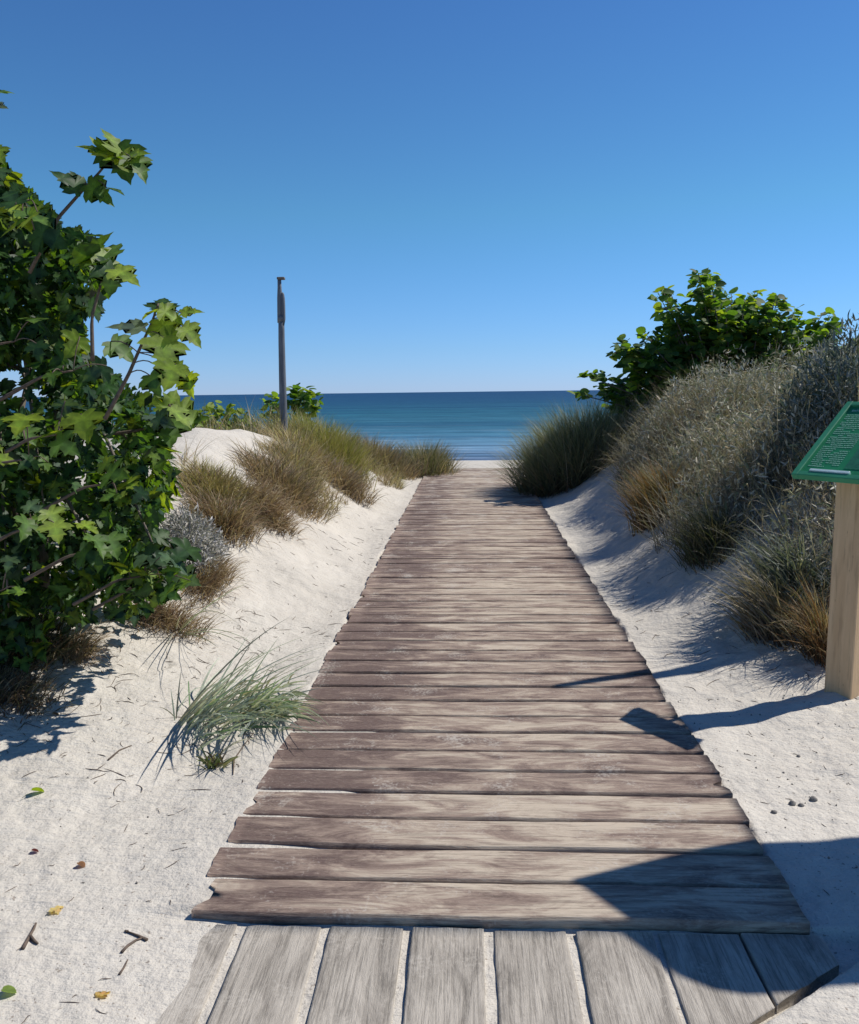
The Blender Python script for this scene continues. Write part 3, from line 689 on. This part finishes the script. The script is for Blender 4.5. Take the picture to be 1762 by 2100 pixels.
r = np.random.RandomState(41); n = 15000
yv = r.uniform(6.2, 14.8, n); eL_ = np.interp(yv, [6.2, 6.9, 8.2, 9.5, 11, 13, 14.3, 14.8], [-1.75, -1.55, -1.38, -1.28, -1.12, -.98, -.72, -.62])+.13*vnoise(yv, yv*0, 2.1, 15)
x = eL_-r.uniform(0, 1, n)**1.3*1.5
pt_ = fbm(x, yv, 1.4, 3, 17)
ok = (pt_ > .0) & ~((x < -1.98+.25*vnoise(x, yv, 2.5, 9)) & (yv < 9.5) & (yv > 6.9)); x, yv, eL_, pt_ = x[ok], yv[ok], eL_[ok], pt_[ok]; n = len(x)
inn = np.clip((eL_-x)/.5, 0, 1)
tc_ = np.where((pt_ > .15)[:, None], pick(r, n, [OL, YG, TN, GR]), pick(r, n, [BR, TN, TN, (.40, .33, .20), (.38, .28, .18)]))
o = grass('dune_grass', np.stack([x, yv, height(x, yv)-.02], 1), np.where(r.uniform(0, 1, n) < .5*(1-inn), r.normal(-.3, .6, n), r.uniform(0, 2*PI, n)), (.24+.28*inn)*r.uniform(.5, 1.1, n), r.uniform(.1, 1.2, n), r.uniform(.2, 1.5, n), r.uniform(.005, .011, n),
          pick(r, n, [BR, DB, TN]), tc_, r, M['grass'], None, 4, .35)
tag(o, 'low dry brown and green grass binding the eroded edge of the left dune', 'grass', None, 'stuff')

def cushion(name, label, px, py, Y, rx, ry, rz, n, lsz, palv, seed, mat='silver', tpl=LANCE, twigs=60, dz=0.0, up=.3):
    """dense cushion shrub: short twigs with small leaves through the whole volume"""
    r = np.random.RandomState(seed); x, yy = at(px, py, Y); z0 = hz(x, yy)+dz
    o = thing(name, label, 'shrub', (x, yy, z0)); c = np.array([0, 0, rz*.3])
    d = r.normal(0, 1, (n, 3)); d /= np.linalg.norm(d, axis=1, keepdims=True); d[:, 2] = np.abs(d[:, 2])*1.0-.15
    lump = 1+.30*fbm(d[:, 0]*2+seed, d[:, 1]*2+d[:, 2]*2, 1.6, 3, seed)
    q = (r.uniform(.25, 1, n)**.5)*lump
    P = d*q[:, None]*np.array([rx, ry, rz])
    Dd = d+r.normal(0, .45, (n, 3))+[0, 0, up]; Nn = r.normal(0, 1, (n, 3))+[0, 0, .3]
    V, Fc, C = scatter_leaves(*tpl, P, frames(Nn, Dd, 0, r), r.uniform(.6, 1.3, n)*lsz, pick(r, n, palv)*r.uniform(.7, 1.3, (n, 1)), 0, r)
    mesh_np('crown', V, Fc, M[mat], o, True, {'tint': C})
    pt = []
    for k in range(twigs):
        e = P[r.randint(n)]*1.0; pt.append(tube(curve([0, 0, -.05], e, r.normal(0, .04, 3), 6), np.linspace(.006, .0015, 6), 4))
    V, Fc = join(pt); mesh_np('stems', V, Fc, M['twig'], o)
    return o
GYP = [(.42, .41, .39), (.36, .35, .36), (.46, .44, .38), (.26, .25, .22)]
cushion('cushion_shrub', 'silvery grey cushion shrub tucked against the maple on the left slope', 372, 1120, 5.1, .26, .30, .36, 5200, .040, GYP, 51, twigs=50)

# ------------------------------------------------------------------ dune grass, right side
T('grass_tussock', 'big dark green rounded tussock at the far right end of the boardwalk', 'grass tussock', 1185, 985, 11.4, .86, .90, 8500, 1.27, .011, [(.24, .27, .14), (.26, .30, .16), (.36, .36, .28), (.16, .19, .08), (.40, .36, .22)], [DB, DG], 61, lean=(.05, 1.15), curl=(.2, .9))
# the right bank is one sward of grey bent grass, taller towards the back
r = np.random.RandomState(62); n = 62000
def bank_edge(y): return np.interp(y, [4.2, 4.6, 5.4, 6.2, 7.2, 8.5, 10, 11.6], [1.72, 1.56, 1.56, 1.42, 1.55, 1.50, 1.75, 1.8])+.12*vnoise(y, y*0, 1.7, 5)
x = r.uniform(1.38, 6.0, n); yv = r.uniform(4.2, 11.6, n); edge = bank_edge(yv)
patch = fbm(x, yv, .9, 3, 77); lumps = fbm(x, yv, 1.7, 3, 78)
ok = (x > edge+r.uniform(0, .12, n)) & (r.uniform(0, 1, n) < np.where(x > 3.6, .5, 1)*np.where(lumps < -.25, .35, 1)); x, yv, edge, patch, lumps = x[ok], yv[ok], edge[ok], patch[ok], lumps[ok]; n = len(x)
d_in = np.clip((x-edge)/.8, 0, 1)
L_ = (.38+.26*d_in)*r.uniform(.4, 1.1, n)*(1+.95*lumps)
hd = np.where(r.uniform(0, 1, n) < .4*(1-d_in), PI+r.normal(-.2, .6, n), r.uniform(0, 2*PI, n))
tipc = pick(r, n, [(.40, .36, .28), (.45, .405, .32), (.50, .46, .37), (.28, .24, .18), (.18, .19, .08), (.28, .30, .20), (.52, .47, .36)])
tipc = np.where((patch > .2)[:, None] & (r.uniform(0, 1, n) < .45)[:, None], pick(r, n, [OL, (.24, .17, .12), (.20, .15, .12)]), tipc)
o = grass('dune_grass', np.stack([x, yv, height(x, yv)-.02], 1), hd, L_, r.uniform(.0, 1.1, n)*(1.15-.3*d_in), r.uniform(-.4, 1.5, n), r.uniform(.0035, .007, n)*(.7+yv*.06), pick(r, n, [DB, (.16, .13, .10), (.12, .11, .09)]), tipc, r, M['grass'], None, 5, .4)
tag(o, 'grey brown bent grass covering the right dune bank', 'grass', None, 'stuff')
# woody side twigs and grey leaflets mixed through the bank
n = 46000; x = r.uniform(1.5, 5.2, n); yv = r.uniform(4.3, 11.4, n); ed = bank_edge(yv); lm = fbm(x, yv, 1.7, 3, 78)
ok = (x > ed+.05) & (lm > -.2); x, yv, ed, lm = x[ok], yv[ok], ed[ok], lm[ok]; n = len(x); di = np.clip((x-ed)/.6, 0, 1)
zt = (.14+.34*di)*(1+1.4*lm)*r.uniform(.25, 1.0, n)**.6
P = np.stack([x, yv, height(x, yv)+zt], 1); D_ = r.normal(0, 1, (n, 3))+[-.1, -.1, .8]
V, Fc, C = scatter_leaves(*LANCE, P, frames(r.normal(0, 1, (n, 3)), D_, 0, r), r.uniform(.025, .075, n), pick(r, n, [(.50, .46, .36), (.36, .35, .26), (.56, .53, .43), (.22, .25, .14), (.38, .31, .20)])*r.uniform(.7, 1.25, (n, 1)), 0, r)
o = mesh_np('dune_scrub', V, Fc, M['silver'], None, True, {'tint': C}); tag(o, 'silvery grey leaflets and twigs growing through the grass of the right bank', 'scrub', None, 'stuff')
T('grass_tussock', 'orange brown patch of grass in the middle of the grey right bank', 'grass tussock', 1350, 1000, 7.0, .26, .34, 900, .66, .009, [OR, (.30, .20, .08), OL], [DB, OR], 63, lean=(.1, 1.0), curl=(.3, 1.3), head=PI, spread=.9)
T('grass_tussock', 'tuft of long arching straw blades above the shaded sand, left of the sign post', 'grass tussock', 1600, 1215, 4.35, .20, .20, 520, .62, .009, [TN, (.30, .27, .20), GY, OL], [BR, DB], 64, lean=(.3, 1.0), curl=(.5, 1.5), head=PI-.25, spread=.45, seg=7)
T('grass_tussock', 'rust coloured tuft right against the wooden sign post', 'grass tussock', 1695, 1270, 4.05, .10, .16, 620, .52, .006, [OR, (.36, .22, .10), OL, TN], [(.16, .07, .03), DB], 65, lean=(.1, .9), curl=(.3, 1.3), head=PI, spread=.9)
T('grass_tussock', 'dark olive tussock at the edge of the grey bank above the blue shaded sand', 'grass tussock', 1460, 1125, 5.5, .22, .28, 900, .50, .007, [OL, DG, GY, OL], [DB, DG], 66, lean=(.2, 1.1), curl=(.4, 1.4), head=PI, spread=.9)
T('grass_tussock', 'spreading blue grey tuft with pale drooping blades near the sign panel', 'grass tussock', 1640, 1120, 4.6, .22, .22, 420, .60, .014, [(.22, .25, .22), (.28, .29, .25), (.14, .18, .14)], [DG, OL], 67, lean=(.1, .9), curl=(.6, 1.6), head=PI-.1, spread=.7, seg=6)
cushion('silver_shrub', 'silver leaved shrub rising behind the green sign at the right edge', 1740, 850, 6.0, .62, .60, 1.20, 11000, .058, [(.20, .23, .21), (.13, .16, .14), (.26, .28, .27), (.08, .11, .07)], 68, twigs=70, dz=-.05, up=.7)

# ------------------------------------------------------------------ sign on its post
A = math.radians(55.0)
sg = thing('information_sign', 'green lectern sign with lines of small pale lettering on a square light wood post', 'sign', (1.706, 3.699, 0), -A)
V, Fc = box(-.007, 0, .43, .129, .115, 1.16, .005); mesh_np('post', V, Fc, M['post'], sg, False)
TI = math.radians(38.0); PWd, PLn = .36, .50
pn = bpy.data.objects.new('panel', None)
def on_panel(V): 
    V = np.asarray(V, float); c, s_ = math.cos(TI), math.sin(TI)
    return np.stack([-.167+V[:, 0], -.236+V[:, 1]*c-V[:, 2]*s_, 1.018+V[:, 1]*s_+V[:, 2]*c], 1)
V, Fc = box(PWd/2, PLn/2, -.010, PWd, PLn, .020, .003); panel = mesh_np('panel', on_panel(V), Fc, M['green'], sg, False)
bpy.data.objects.remove(pn)
fr = []
for (cx, cy, wx, wy) in ((.0125, PLn/2, .025, PLn), (PWd-.0125, PLn/2, .025, PLn), (PWd/2, .0125, PWd-.05, .025), (PWd/2, PLn-.0125, PWd-.05, .025)):
    fr.append(box(cx, cy, -.005, wx+(.004 if wx < .03 else 0), wy+(.004 if wy > .03 and wx < .03 else .002), .032, .003))
V, Fc = join(fr); mesh_np('frame', on_panel(V), Fc, M['green_edge'], panel, False)
r = np.random.RandomState(8); gl = []
def line(x0, x1, y, h, dens=.8):
    x = x0
    while x < x1:
        wl = r.uniform(.006, .026)
        if r.uniform() < dens:
            xx = x
            while xx < min(x+wl, x1):
                k = r.uniform(.55, 1.0)*h; q = r.uniform(.0016, .0034)*(h/.006)
                gl.append(box(xx, y+r.choice([0, .1, -.15])*h, .0011, q*.8, k, .0008)); xx += q*1.15
        x += wl+r.uniform(.002, .006)
line(.05, .33, PLn-.055, .014, 1)
yl = PLn-.085; q = 0
while yl > .06:
    line(.04, .175 if q % 9 else .11, yl, .0058, .92)
    if yl > .22: line(.195, .335 if (q+4) % 8 else .26, yl, .0065, .92)
    yl -= .0128; q += 1
V, Fc = join(gl); mesh_np('lettering', on_panel(V), Fc, M['ink'], panel, False)
V, Fc = box(.16, .034, .004, .18, .014, .020, .002); mesh_np('label_strip', on_panel(V), Fc, M['strip'], panel, False)
V, Fc = box(.265, .13, .0012, .12, .13, .001); mesh_np('picture_field', on_panel(V), Fc, mat_flat('dark_green_field', (.02, .14, .07), .4, .5, .3, 30), panel, False)
for px_ in (-.035, .035):
    V, Fc = box(px_, .05, 1.045, .02, .22, .045, .003); mesh_np('bracket', V, Fc, M['bark'], sg, False)

# ------------------------------------------------------------------ weathered pole on the left dune
Yp = 10.0; b = Qp(583, 905, Yp); tp = Qp(575, 572, Yp)
z0 = hz(b[0], Yp)
pl = thing('weathered_pole', 'slim grey weathered pole with a spliced top standing on the left dune', 'pole', (b[0], Yp, z0))
k = np.linspace(0, 1, 14)[:, None]; O = np.array(pl.location)
sp = lambda y: Qp(np.interp(y, [570, 590, 640, 700, 800, 905], [575, 575.5, 577, 577.7, 580, 583]), y, Yp)-O
ysx = np.linspace(930, 655, 14); V, Fc = tube([sp(y) for y in ysx], np.linspace(.050, .036, 14), 10); mesh_np('shaft', V, Fc, M['pole'], pl)
V, Fc = tube([sp(y)+[-.012, 0, 0] for y in (662, 640, 610, 590, 572)], [.036, .036, .032, .024, .022], 10); mesh_np('spliced_post', V, Fc, M['pole'], pl)
V, Fc = tube([sp(y)+[.026, -.01, 0] for y in (668, 655, 630, 612, 604, 600)], [.010, .026, .026, .024, .018, .008], 10); mesh_np('splint', V, Fc, M['pole'], pl)
V, Fc = tube([sp(y)+[0, 0, 0] for y in (659, 653, 647)], [.042, .048, .042], 12); mesh_np('band', V, Fc, M['pole'], pl)
p_ = sp(571)+[.008, 0, 0]; V, Fc = box(p_[0], p_[1], p_[2], .088, .07, .03, .006); mesh_np('cap', V, Fc, M['bark'], pl, False)

# unseen stake added beyond the right edge for its thin shadow on sand and boards
CT = 1/math.tan(SUN_EL)
def lift(g, h): return np.array([g[0]+SUN_H[0]*CT*h, g[1]+SUN_H[1]*CT*h, g[2]+h])
tpz = lift(np.array([.41, 3.746, TOP]), 2.75); zb = hz(tpz[0], tpz[1])
st_ = thing('shadow_stake', 'tall round stake out of view, added to throw the thin shadow across sand and boards', 'pole', (tpz[0], tpz[1], zb))
V, Fc = tube(np.array([[0, 0, -.2], [0, 0, .6], [.005, 0, 1.3], [0, 0, tpz[2]-zb]]), [.085, .078, .055, .024], 10); mesh_np('shaft', V, Fc, M['pole'], st_)
V, Fc = tube(np.array([[0, 0, tpz[2]-zb-.05], [0, 0, tpz[2]-zb+.01]]), [.024, .024], 10); mesh_np('cap', V, Fc, M['bark'], st_)
# unseen sheet added beyond the right edge, outlined to throw the broad pointed shadow
aw = thing('shadow_sheet', 'unseen pale sheet on poles, added and outlined to cast the broad pointed shadow', 'shadow_caster', (3.3, 3.0, 0))
OA = np.array([3.3, 3.0, 0.0])
gp = [(1160, 1818), (1290, 1785), (1430, 1752), (1560, 1729), (1660, 1722), (1762, 1706), (1980, 1660), (2300, 1640), (2300, 2000), (1980, 2008), (1762, 2016), (1650, 2026), (1540, 2029), (1470, 2018), (1400, 1990), (1340, 1950), (1290, 1912), (1225, 1865)]
HT = 2.0; top = []
for i, (x, y) in enumerate(gp):
    g = Gp(x, y, .012); top.append(lift(np.array([g[0], g[1], .012]), HT)-OA)
top = np.array(top); nn_ = len(top); Vt = np.concatenate([top, top-[0, 0, .004]])
mesh_np('shadow_cloth', Vt, [np.array([list(range(nn_))]), np.array([list(range(nn_, 2*nn_))[::-1]]), np.array([[i, i+nn_, (i+1) % nn_+nn_, (i+1) % nn_] for i in range(nn_)])], M['shadow_cloth'], aw, False)
for c_ in (7, 8):
    e = top[c_]*[1, 1, 1]; V, Fc = tube(np.array([[e[0], e[1], -.2], [e[0], e[1], 1], [e[0], e[1], e[2]+.03]]), [.03, .03, .025], 10); mesh_np('pole', V, Fc, M['pole'], aw)

# ------------------------------------------------------------------ marram tuft beside the boards
r = np.random.RandomState(90)
def blades(name, specs, mat, parent=None):
    """explicit blades: picture points of the base and tip, arch height, width"""
    V = []; Fq = []; Ft = []; C = []; n0 = 0; seg = 9
    for (bx, by, tx, ty, hgt, wd, col, drop) in specs:
        a = Gp(bx, by, 0); a[2] = hz(a[0], a[1])-.01
        # tip stands at height hgt above the ground seen at (tx, ty)
        t_ = Gp(tx, ty, hgt+a[2]); m = (a+t_)/2; m[2] += drop; side0 = None
        side = _n(np.cross(t_-a, CAMP-a)); side = _n(side+r.normal(0, .35, 3))
        for i in range(seg+1):
            u = i/seg; p = a*(1-u)**2+2*m*u*(1-u)+t_*u*u; wv = wd*(1-u**2.2)*(.6+.4*min(1, u*5))
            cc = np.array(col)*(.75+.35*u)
            if i < seg: V += [p-side*wv/2, p+side*wv/2]; C += [cc, cc]
            else: V.append(p); C.append(cc)
        for i in range(seg-1): Fq.append([n0+2*i, n0+2*i+1, n0+2*i+3, n0+2*i+2])
        Ft.append([n0+2*seg-2, n0+2*seg-1, n0+2*seg]); n0 += 2*seg+1
    return np.array(V), [np.array(Fq), np.array(Ft)], np.array(C)
G1, G2, G3, G4 = (.36, .42, .33), (.22, .31, .18), (.50, .54, .45), (.27, .27, .22)
sp_ = [(365, 1500, 600, 1262, .50, .010, G4, .10), (365, 1505, 560, 1330, .40, .009, G1, .08), (370, 1498, 458, 1385, .35, .009, G4, .03), (362, 1495, 372, 1370, .22, .008, G4, .02), (368, 1505, 640, 1300, .45, .006, G3, .12),
       (372, 1510, 660, 1320, .40, .008, G1, .10), (380, 1510, 690, 1320, .36, .006, G3, .12), (395, 1505, 660, 1345, .32, .008, G1, .10), (362, 1490, 320, 1450, .08, .006, G4, .03), (360, 1500, 350, 1410, .15, .007, G1, .02),
       (375, 1500, 470, 1400, .30, .008, G4, .04), (370, 1505, 540, 1360, .36, .009, G3, .06), (400, 1515, 700, 1365, .26, .007, G1, .10)]
for i in range(26):
    bx = r.uniform(368, 520); by = 1508-(bx-368)*.35+r.normal(0, 10); an = math.radians(r.uniform(28, 62)); ln = r.uniform(110, 240)
    sp_.append((bx, by, bx+ln*math.cos(an), by-ln*math.sin(an), r.uniform(.15, .42), r.uniform(.005, .010), [G1, G3, G4, G2][r.randint(4)], r.uniform(.0, .05)))
for i in range(230):
    u = r.uniform(0, 1); bx = 368+u*215+r.normal(0, 10); by = 1508-55*u+r.normal(0, 18); ln = r.uniform(60, 190)*(1-.45*u); an = math.radians(r.normal(40-32*u, 20))
    sp_.append((bx, by, bx+ln*math.cos(an), by-ln*math.sin(an)*.9, r.uniform(.02, .17), r.uniform(.005, .013), [G1, G1, G3, G3, (.16, .26, .13), (.42, .40, .28)][r.randint(6)], r.uniform(.01, .10)))
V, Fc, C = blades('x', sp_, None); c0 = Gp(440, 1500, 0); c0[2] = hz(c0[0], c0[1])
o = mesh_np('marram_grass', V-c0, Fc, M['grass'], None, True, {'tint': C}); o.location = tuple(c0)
tag(o, 'blue-green marram tuft with long fine blades leaning onto the left edge of the boardwalk', 'grass tussock')
sp_ = [(365, 1355, 515, 1192, .42, .007, G1, .06), (365, 1355, 505, 1295, .25, .006, G4, .22), (363, 1350, 372, 1262, .22, .009, G4, .02), (368, 1355, 540, 1330, .12, .007, G1, .12), (370, 1352, 450, 1330, .10, .009, G4, .05), (360, 1352, 340, 1335, .08, .006, G4, .02), (372, 1358, 530, 1345, .06, .005, G3, .14)]
V, Fc, C = blades('x', sp_, None); c0 = Gp(365, 1355, 0); c0[2] = hz(c0[0], c0[1])
o = mesh_np('marram_grass', V-c0, Fc, M['grass'], None, True, {'tint': C}); o.location = tuple(c0)
tag(o, 'sparse sprout of a few thin grey-green blades on bare sand behind the marram tuft', 'grass tussock')
sp_ = []
for i in range(46):
    an = math.radians(r.uniform(0, 180)); ln = r.uniform(15, 50); bx = 438+r.normal(0, 9); by = 1572+r.normal(0, 5)
    sp_.append((bx, by, bx+ln*math.cos(an), by-ln*math.sin(an), r.uniform(.02, .09), r.uniform(.004, .010), [(.16, .20, .06), (.10, .13, .05), (.30, .28, .14), (.12, .09, .06)][r.randint(4)], .02))
V, Fc, C = blades('x', sp_, None); c0 = Gp(438, 1572, 0); c0[2] = hz(c0[0], c0[1])
o = mesh_np('grass_tussock', V-c0, Fc, M['grass'], None, True, {'tint': C}); o.location = tuple(c0)
tag(o, 'small yellow-green sprout on the sand in front of the marram tuft', 'grass tussock')

# ------------------------------------------------------------------ litter on the sand
def gpt(x, y):
    p = Gp(x, y, 0)
    for _ in range(6): p = Gp(x, y, hz(p[0], p[1]))
    return p
def fallen(px, py, s, ang, tpl, col, label, name='fallen_leaf', cat='leaf', lift_=.006, stalk=True, tilt=.25):
    p = gpt(px, py); p[2] += lift_; o = thing(name, label, cat, p)
    tv, tf = tpl; an = math.radians(ang); N_ = _n(np.array([tilt*math.cos(an+1), tilt*math.sin(an+1), 1])); D_ = np.array([math.cos(an), math.sin(an), 0])
    Fr = frames(N_[None], D_[None], 0, rng); tvv = tv*[1, 1, 1.0]
    V = np.einsum('ij,mj->mi', Fr[0], tvv)*s; V[:, 2] -= V[:, 2].min()+.004
    mesh_np('blade', V, tf, M['leaf'], o, True, {'tint': np.repeat(np.array([col]), len(V), 0)})
    if stalk:
        e = -D_*s*.8; V, Fc = tube([[0, 0, .004], e*.5+[0, 0, .006], e], [.0014, .0012, .0009], 5); mesh_np('stalk', V, Fc, M['stem'], o)
    return o
fallen(66, 1632, .044, 55, ROUND, (.14, .22, .03), 'curled fresh green leaf with a thin stalk lying alone on the left sand', tilt=.8)
fallen(66, 1749, .022, 5, ROUND, (.09, .025, .03), 'tiny dark red leaf scrap on the open sand at the left edge', stalk=False)
fallen(162, 1776, .026, -20, ROUND, (.20, .11, .07), 'light brown dry leaf scrap right of the dark red one', stalk=False)
fallen(112, 1866, .034, -30, MAPLE, (.46, .40, .20), 'bleached yellowish leaf half sunk in the sand above the forked stick', stalk=False, lift_=-.002)
fallen(205, 2046, .034, 70, MAPLE, (.45, .36, .16), 'pale yellow leaf near the bottom left of the deck', stalk=False, lift_=-.002)
fallen(6, 2040, .034, 10, ROUND, (.16, .24, .07), 'green leaf cut off by the bottom left corner of the picture', stalk=False)
fallen(108, 1462+6, .03, 0, ROUND, (.13, .08, .05), 'small brown leaf under the matted dark tuft', stalk=False)
def stick(label, segs, rad, name='dry_stick', cat='stick'):
    p0 = gpt(*segs[0][0]); o = thing(name, label, cat, p0); parts = []
    for q in segs:
        P_ = [gpt(*w_) for w_ in q]; P_ = [p+np.array([0, 0, rad*.7]) for p in P_]
        rr = np.linspace(rad, rad*.45, len(P_)); parts.append(tube(np.array(P_)-p0, rr, 6))
    V, Fc = join(parts); mesh_np('stem', V, Fc, M['twig'], o); return o
stick('thick dark forked stick standing out on the sand at the lower left', [[(47, 1948), (58, 1928), (70, 1906), (74, 1896)], [(62, 1924), (72, 1934), (78, 1938)]], .0055)
stick('crooked brown stick with two bent arms beside the deck', [[(250, 1955), (262, 1942), (280, 1930), (296, 1925)], [(302, 1930), (285, 1922), (262, 1913)], [(262, 1913), (256, 1911)]], .0045)
stick('thin twig lying just left of the first boardwalk plank end', [[(350, 1868), (368, 1864), (378, 1862)]], .004)
stick('curved grey twig on the sand below the crooked brown stick', [[(245, 2000), (255, 1985), (262, 1970)]], .0035)
stick('pale splinter at the left of the small yellow-green sprout', [[(222, 1560), (245, 1540), (270, 1530)]], .004)
stick('dark looping root running over the sand to the sprout', [[(440, 1572), (480, 1560), (500, 1530), (520, 1505)], [(480, 1560), (478, 1590)]], .004, 'root', 'root')
def clod(px, py, s, label, sd):
    p = gpt(px, py); r = np.random.RandomState(sd); o = thing('sand_clod', label, 'clod', p)
    n1, n2 = 12, 8; V = []
    for i in range(n2+1):
        for j in range(n1):
            th = PI*i/n2; ph = 2*PI*j/n1; d = np.array([math.sin(th)*math.cos(ph), math.sin(th)*math.sin(ph), math.cos(th)])
            k_ = 1+.35*float(fbm(d[0]*2+sd, d[1]*2+d[2]*2, 1.3, 3, sd)); V.append(d*k_*s*[1.1, .9, .75])
    F_ = [[i*n1+j, i*n1+(j+1) % n1, (i+1)*n1+(j+1) % n1, (i+1)*n1+j] for i in range(n2) for j in range(n1)]
    mesh_np('lump', np.array(V)+[0, 0, s*.3], np.array(F_), M['stone'], o); return o
clod(1625, 1650, .012, 'dark rounded clod, left of the close pair on the right sand', 1)
clod(1643, 1653, .009, 'smaller flat clod touching the left one of the pair', 2)
clod(1668, 1641, .012, 'peaked dark clod, rightmost of the group on the right sand', 3)
clod(1588, 1667, .009, 'small clod nearest the boardwalk on the right sand', 4)
clod(1638, 1552, .007, 'little dark clod on the sand above the others', 5)

# fine plant litter and grit, nobody could count it
r = np.random.RandomState(123); parts = []
def litter(n, x0, x1, y0, y1, lmin, lmax, rad):
    for _ in range(n):
        x = r.uniform(x0, x1); y = r.uniform(y0, y1)
        if PL-.02 < x < PR+.03 and y > FRONT-.05: continue
        if y < FRONT and DL(y) < x < 1.0 and r.uniform() < .9: continue
        L = r.uniform(lmin, lmax); a = r.uniform(0, 2*PI); c = r.normal(0, .5); P_ = []
        for t in np.linspace(-.5, .5, 5):
            xx = x+math.cos(a+c*t)*L*t; yy_ = y+math.sin(a+c*t)*L*t; P_.append([xx, yy_, hz(xx, yy_)+rad*.6+max(0, r.normal(0, .002))])
        parts.append(tube(P_, rad*np.array([.4, 1, 1, .8, .3]), 4, False))
litter(300, -2.3, -.8, 1.3, 4.6, .01, .055, .0011)
litter(150, -2.0, -.8, 2.7, 4.8, .02, .10, .0016)
litter(120, -1.9, -.8, 4.5, 9, .02, .10, .0016)
litter(110, .9, 1.9, 1.5, 4.0, .01, .04, .0012)
litter(60, .95, 1.8, 3.6, 6.5, .03, .12, .0016)
V, Fc = join(parts); o = mesh_np('plant_litter', V, Fc, M['twig']); tag(o, 'scattered bits of twig, root and dead grass on the sand', 'plant litter', None, 'stuff')
parts = []
tet = np.array([[1, 0, -.4], [-.5, .87, -.4], [-.5, -.87, -.4], [0, 0, .9], [.4, .5, .4]]); tf_ = np.array([[0, 1, 4], [1, 2, 3], [0, 4, 3], [4, 1, 3], [2, 0, 3], [0, 2, 1]])
for _ in range(900):
    if r.uniform() < .62: x, y = r.uniform(.92, 1.9), r.uniform(1.6, 3.7)
    else: x, y = r.uniform(-2.2, -.85), r.uniform(1.4, 4.5)
    s_ = .0012+.0045*r.uniform()**4; a = r.uniform(0, 6.3); c_, q_ = math.cos(a), math.sin(a)
    v = tet*r.uniform(.6, 1.3, 3)*s_; v = np.stack([v[:, 0]*c_-v[:, 1]*q_, v[:, 0]*q_+v[:, 1]*c_, v[:, 2]], 1)+[x, y, hz(x, y)+s_*.3]; parts.append((v, [tf_]))
V, Fc = join(parts); o = mesh_np('grit', V, Fc, M['stone']); tag(o, 'dark grit and shell crumbs strewn over the sand', 'grit', None, 'stuff')
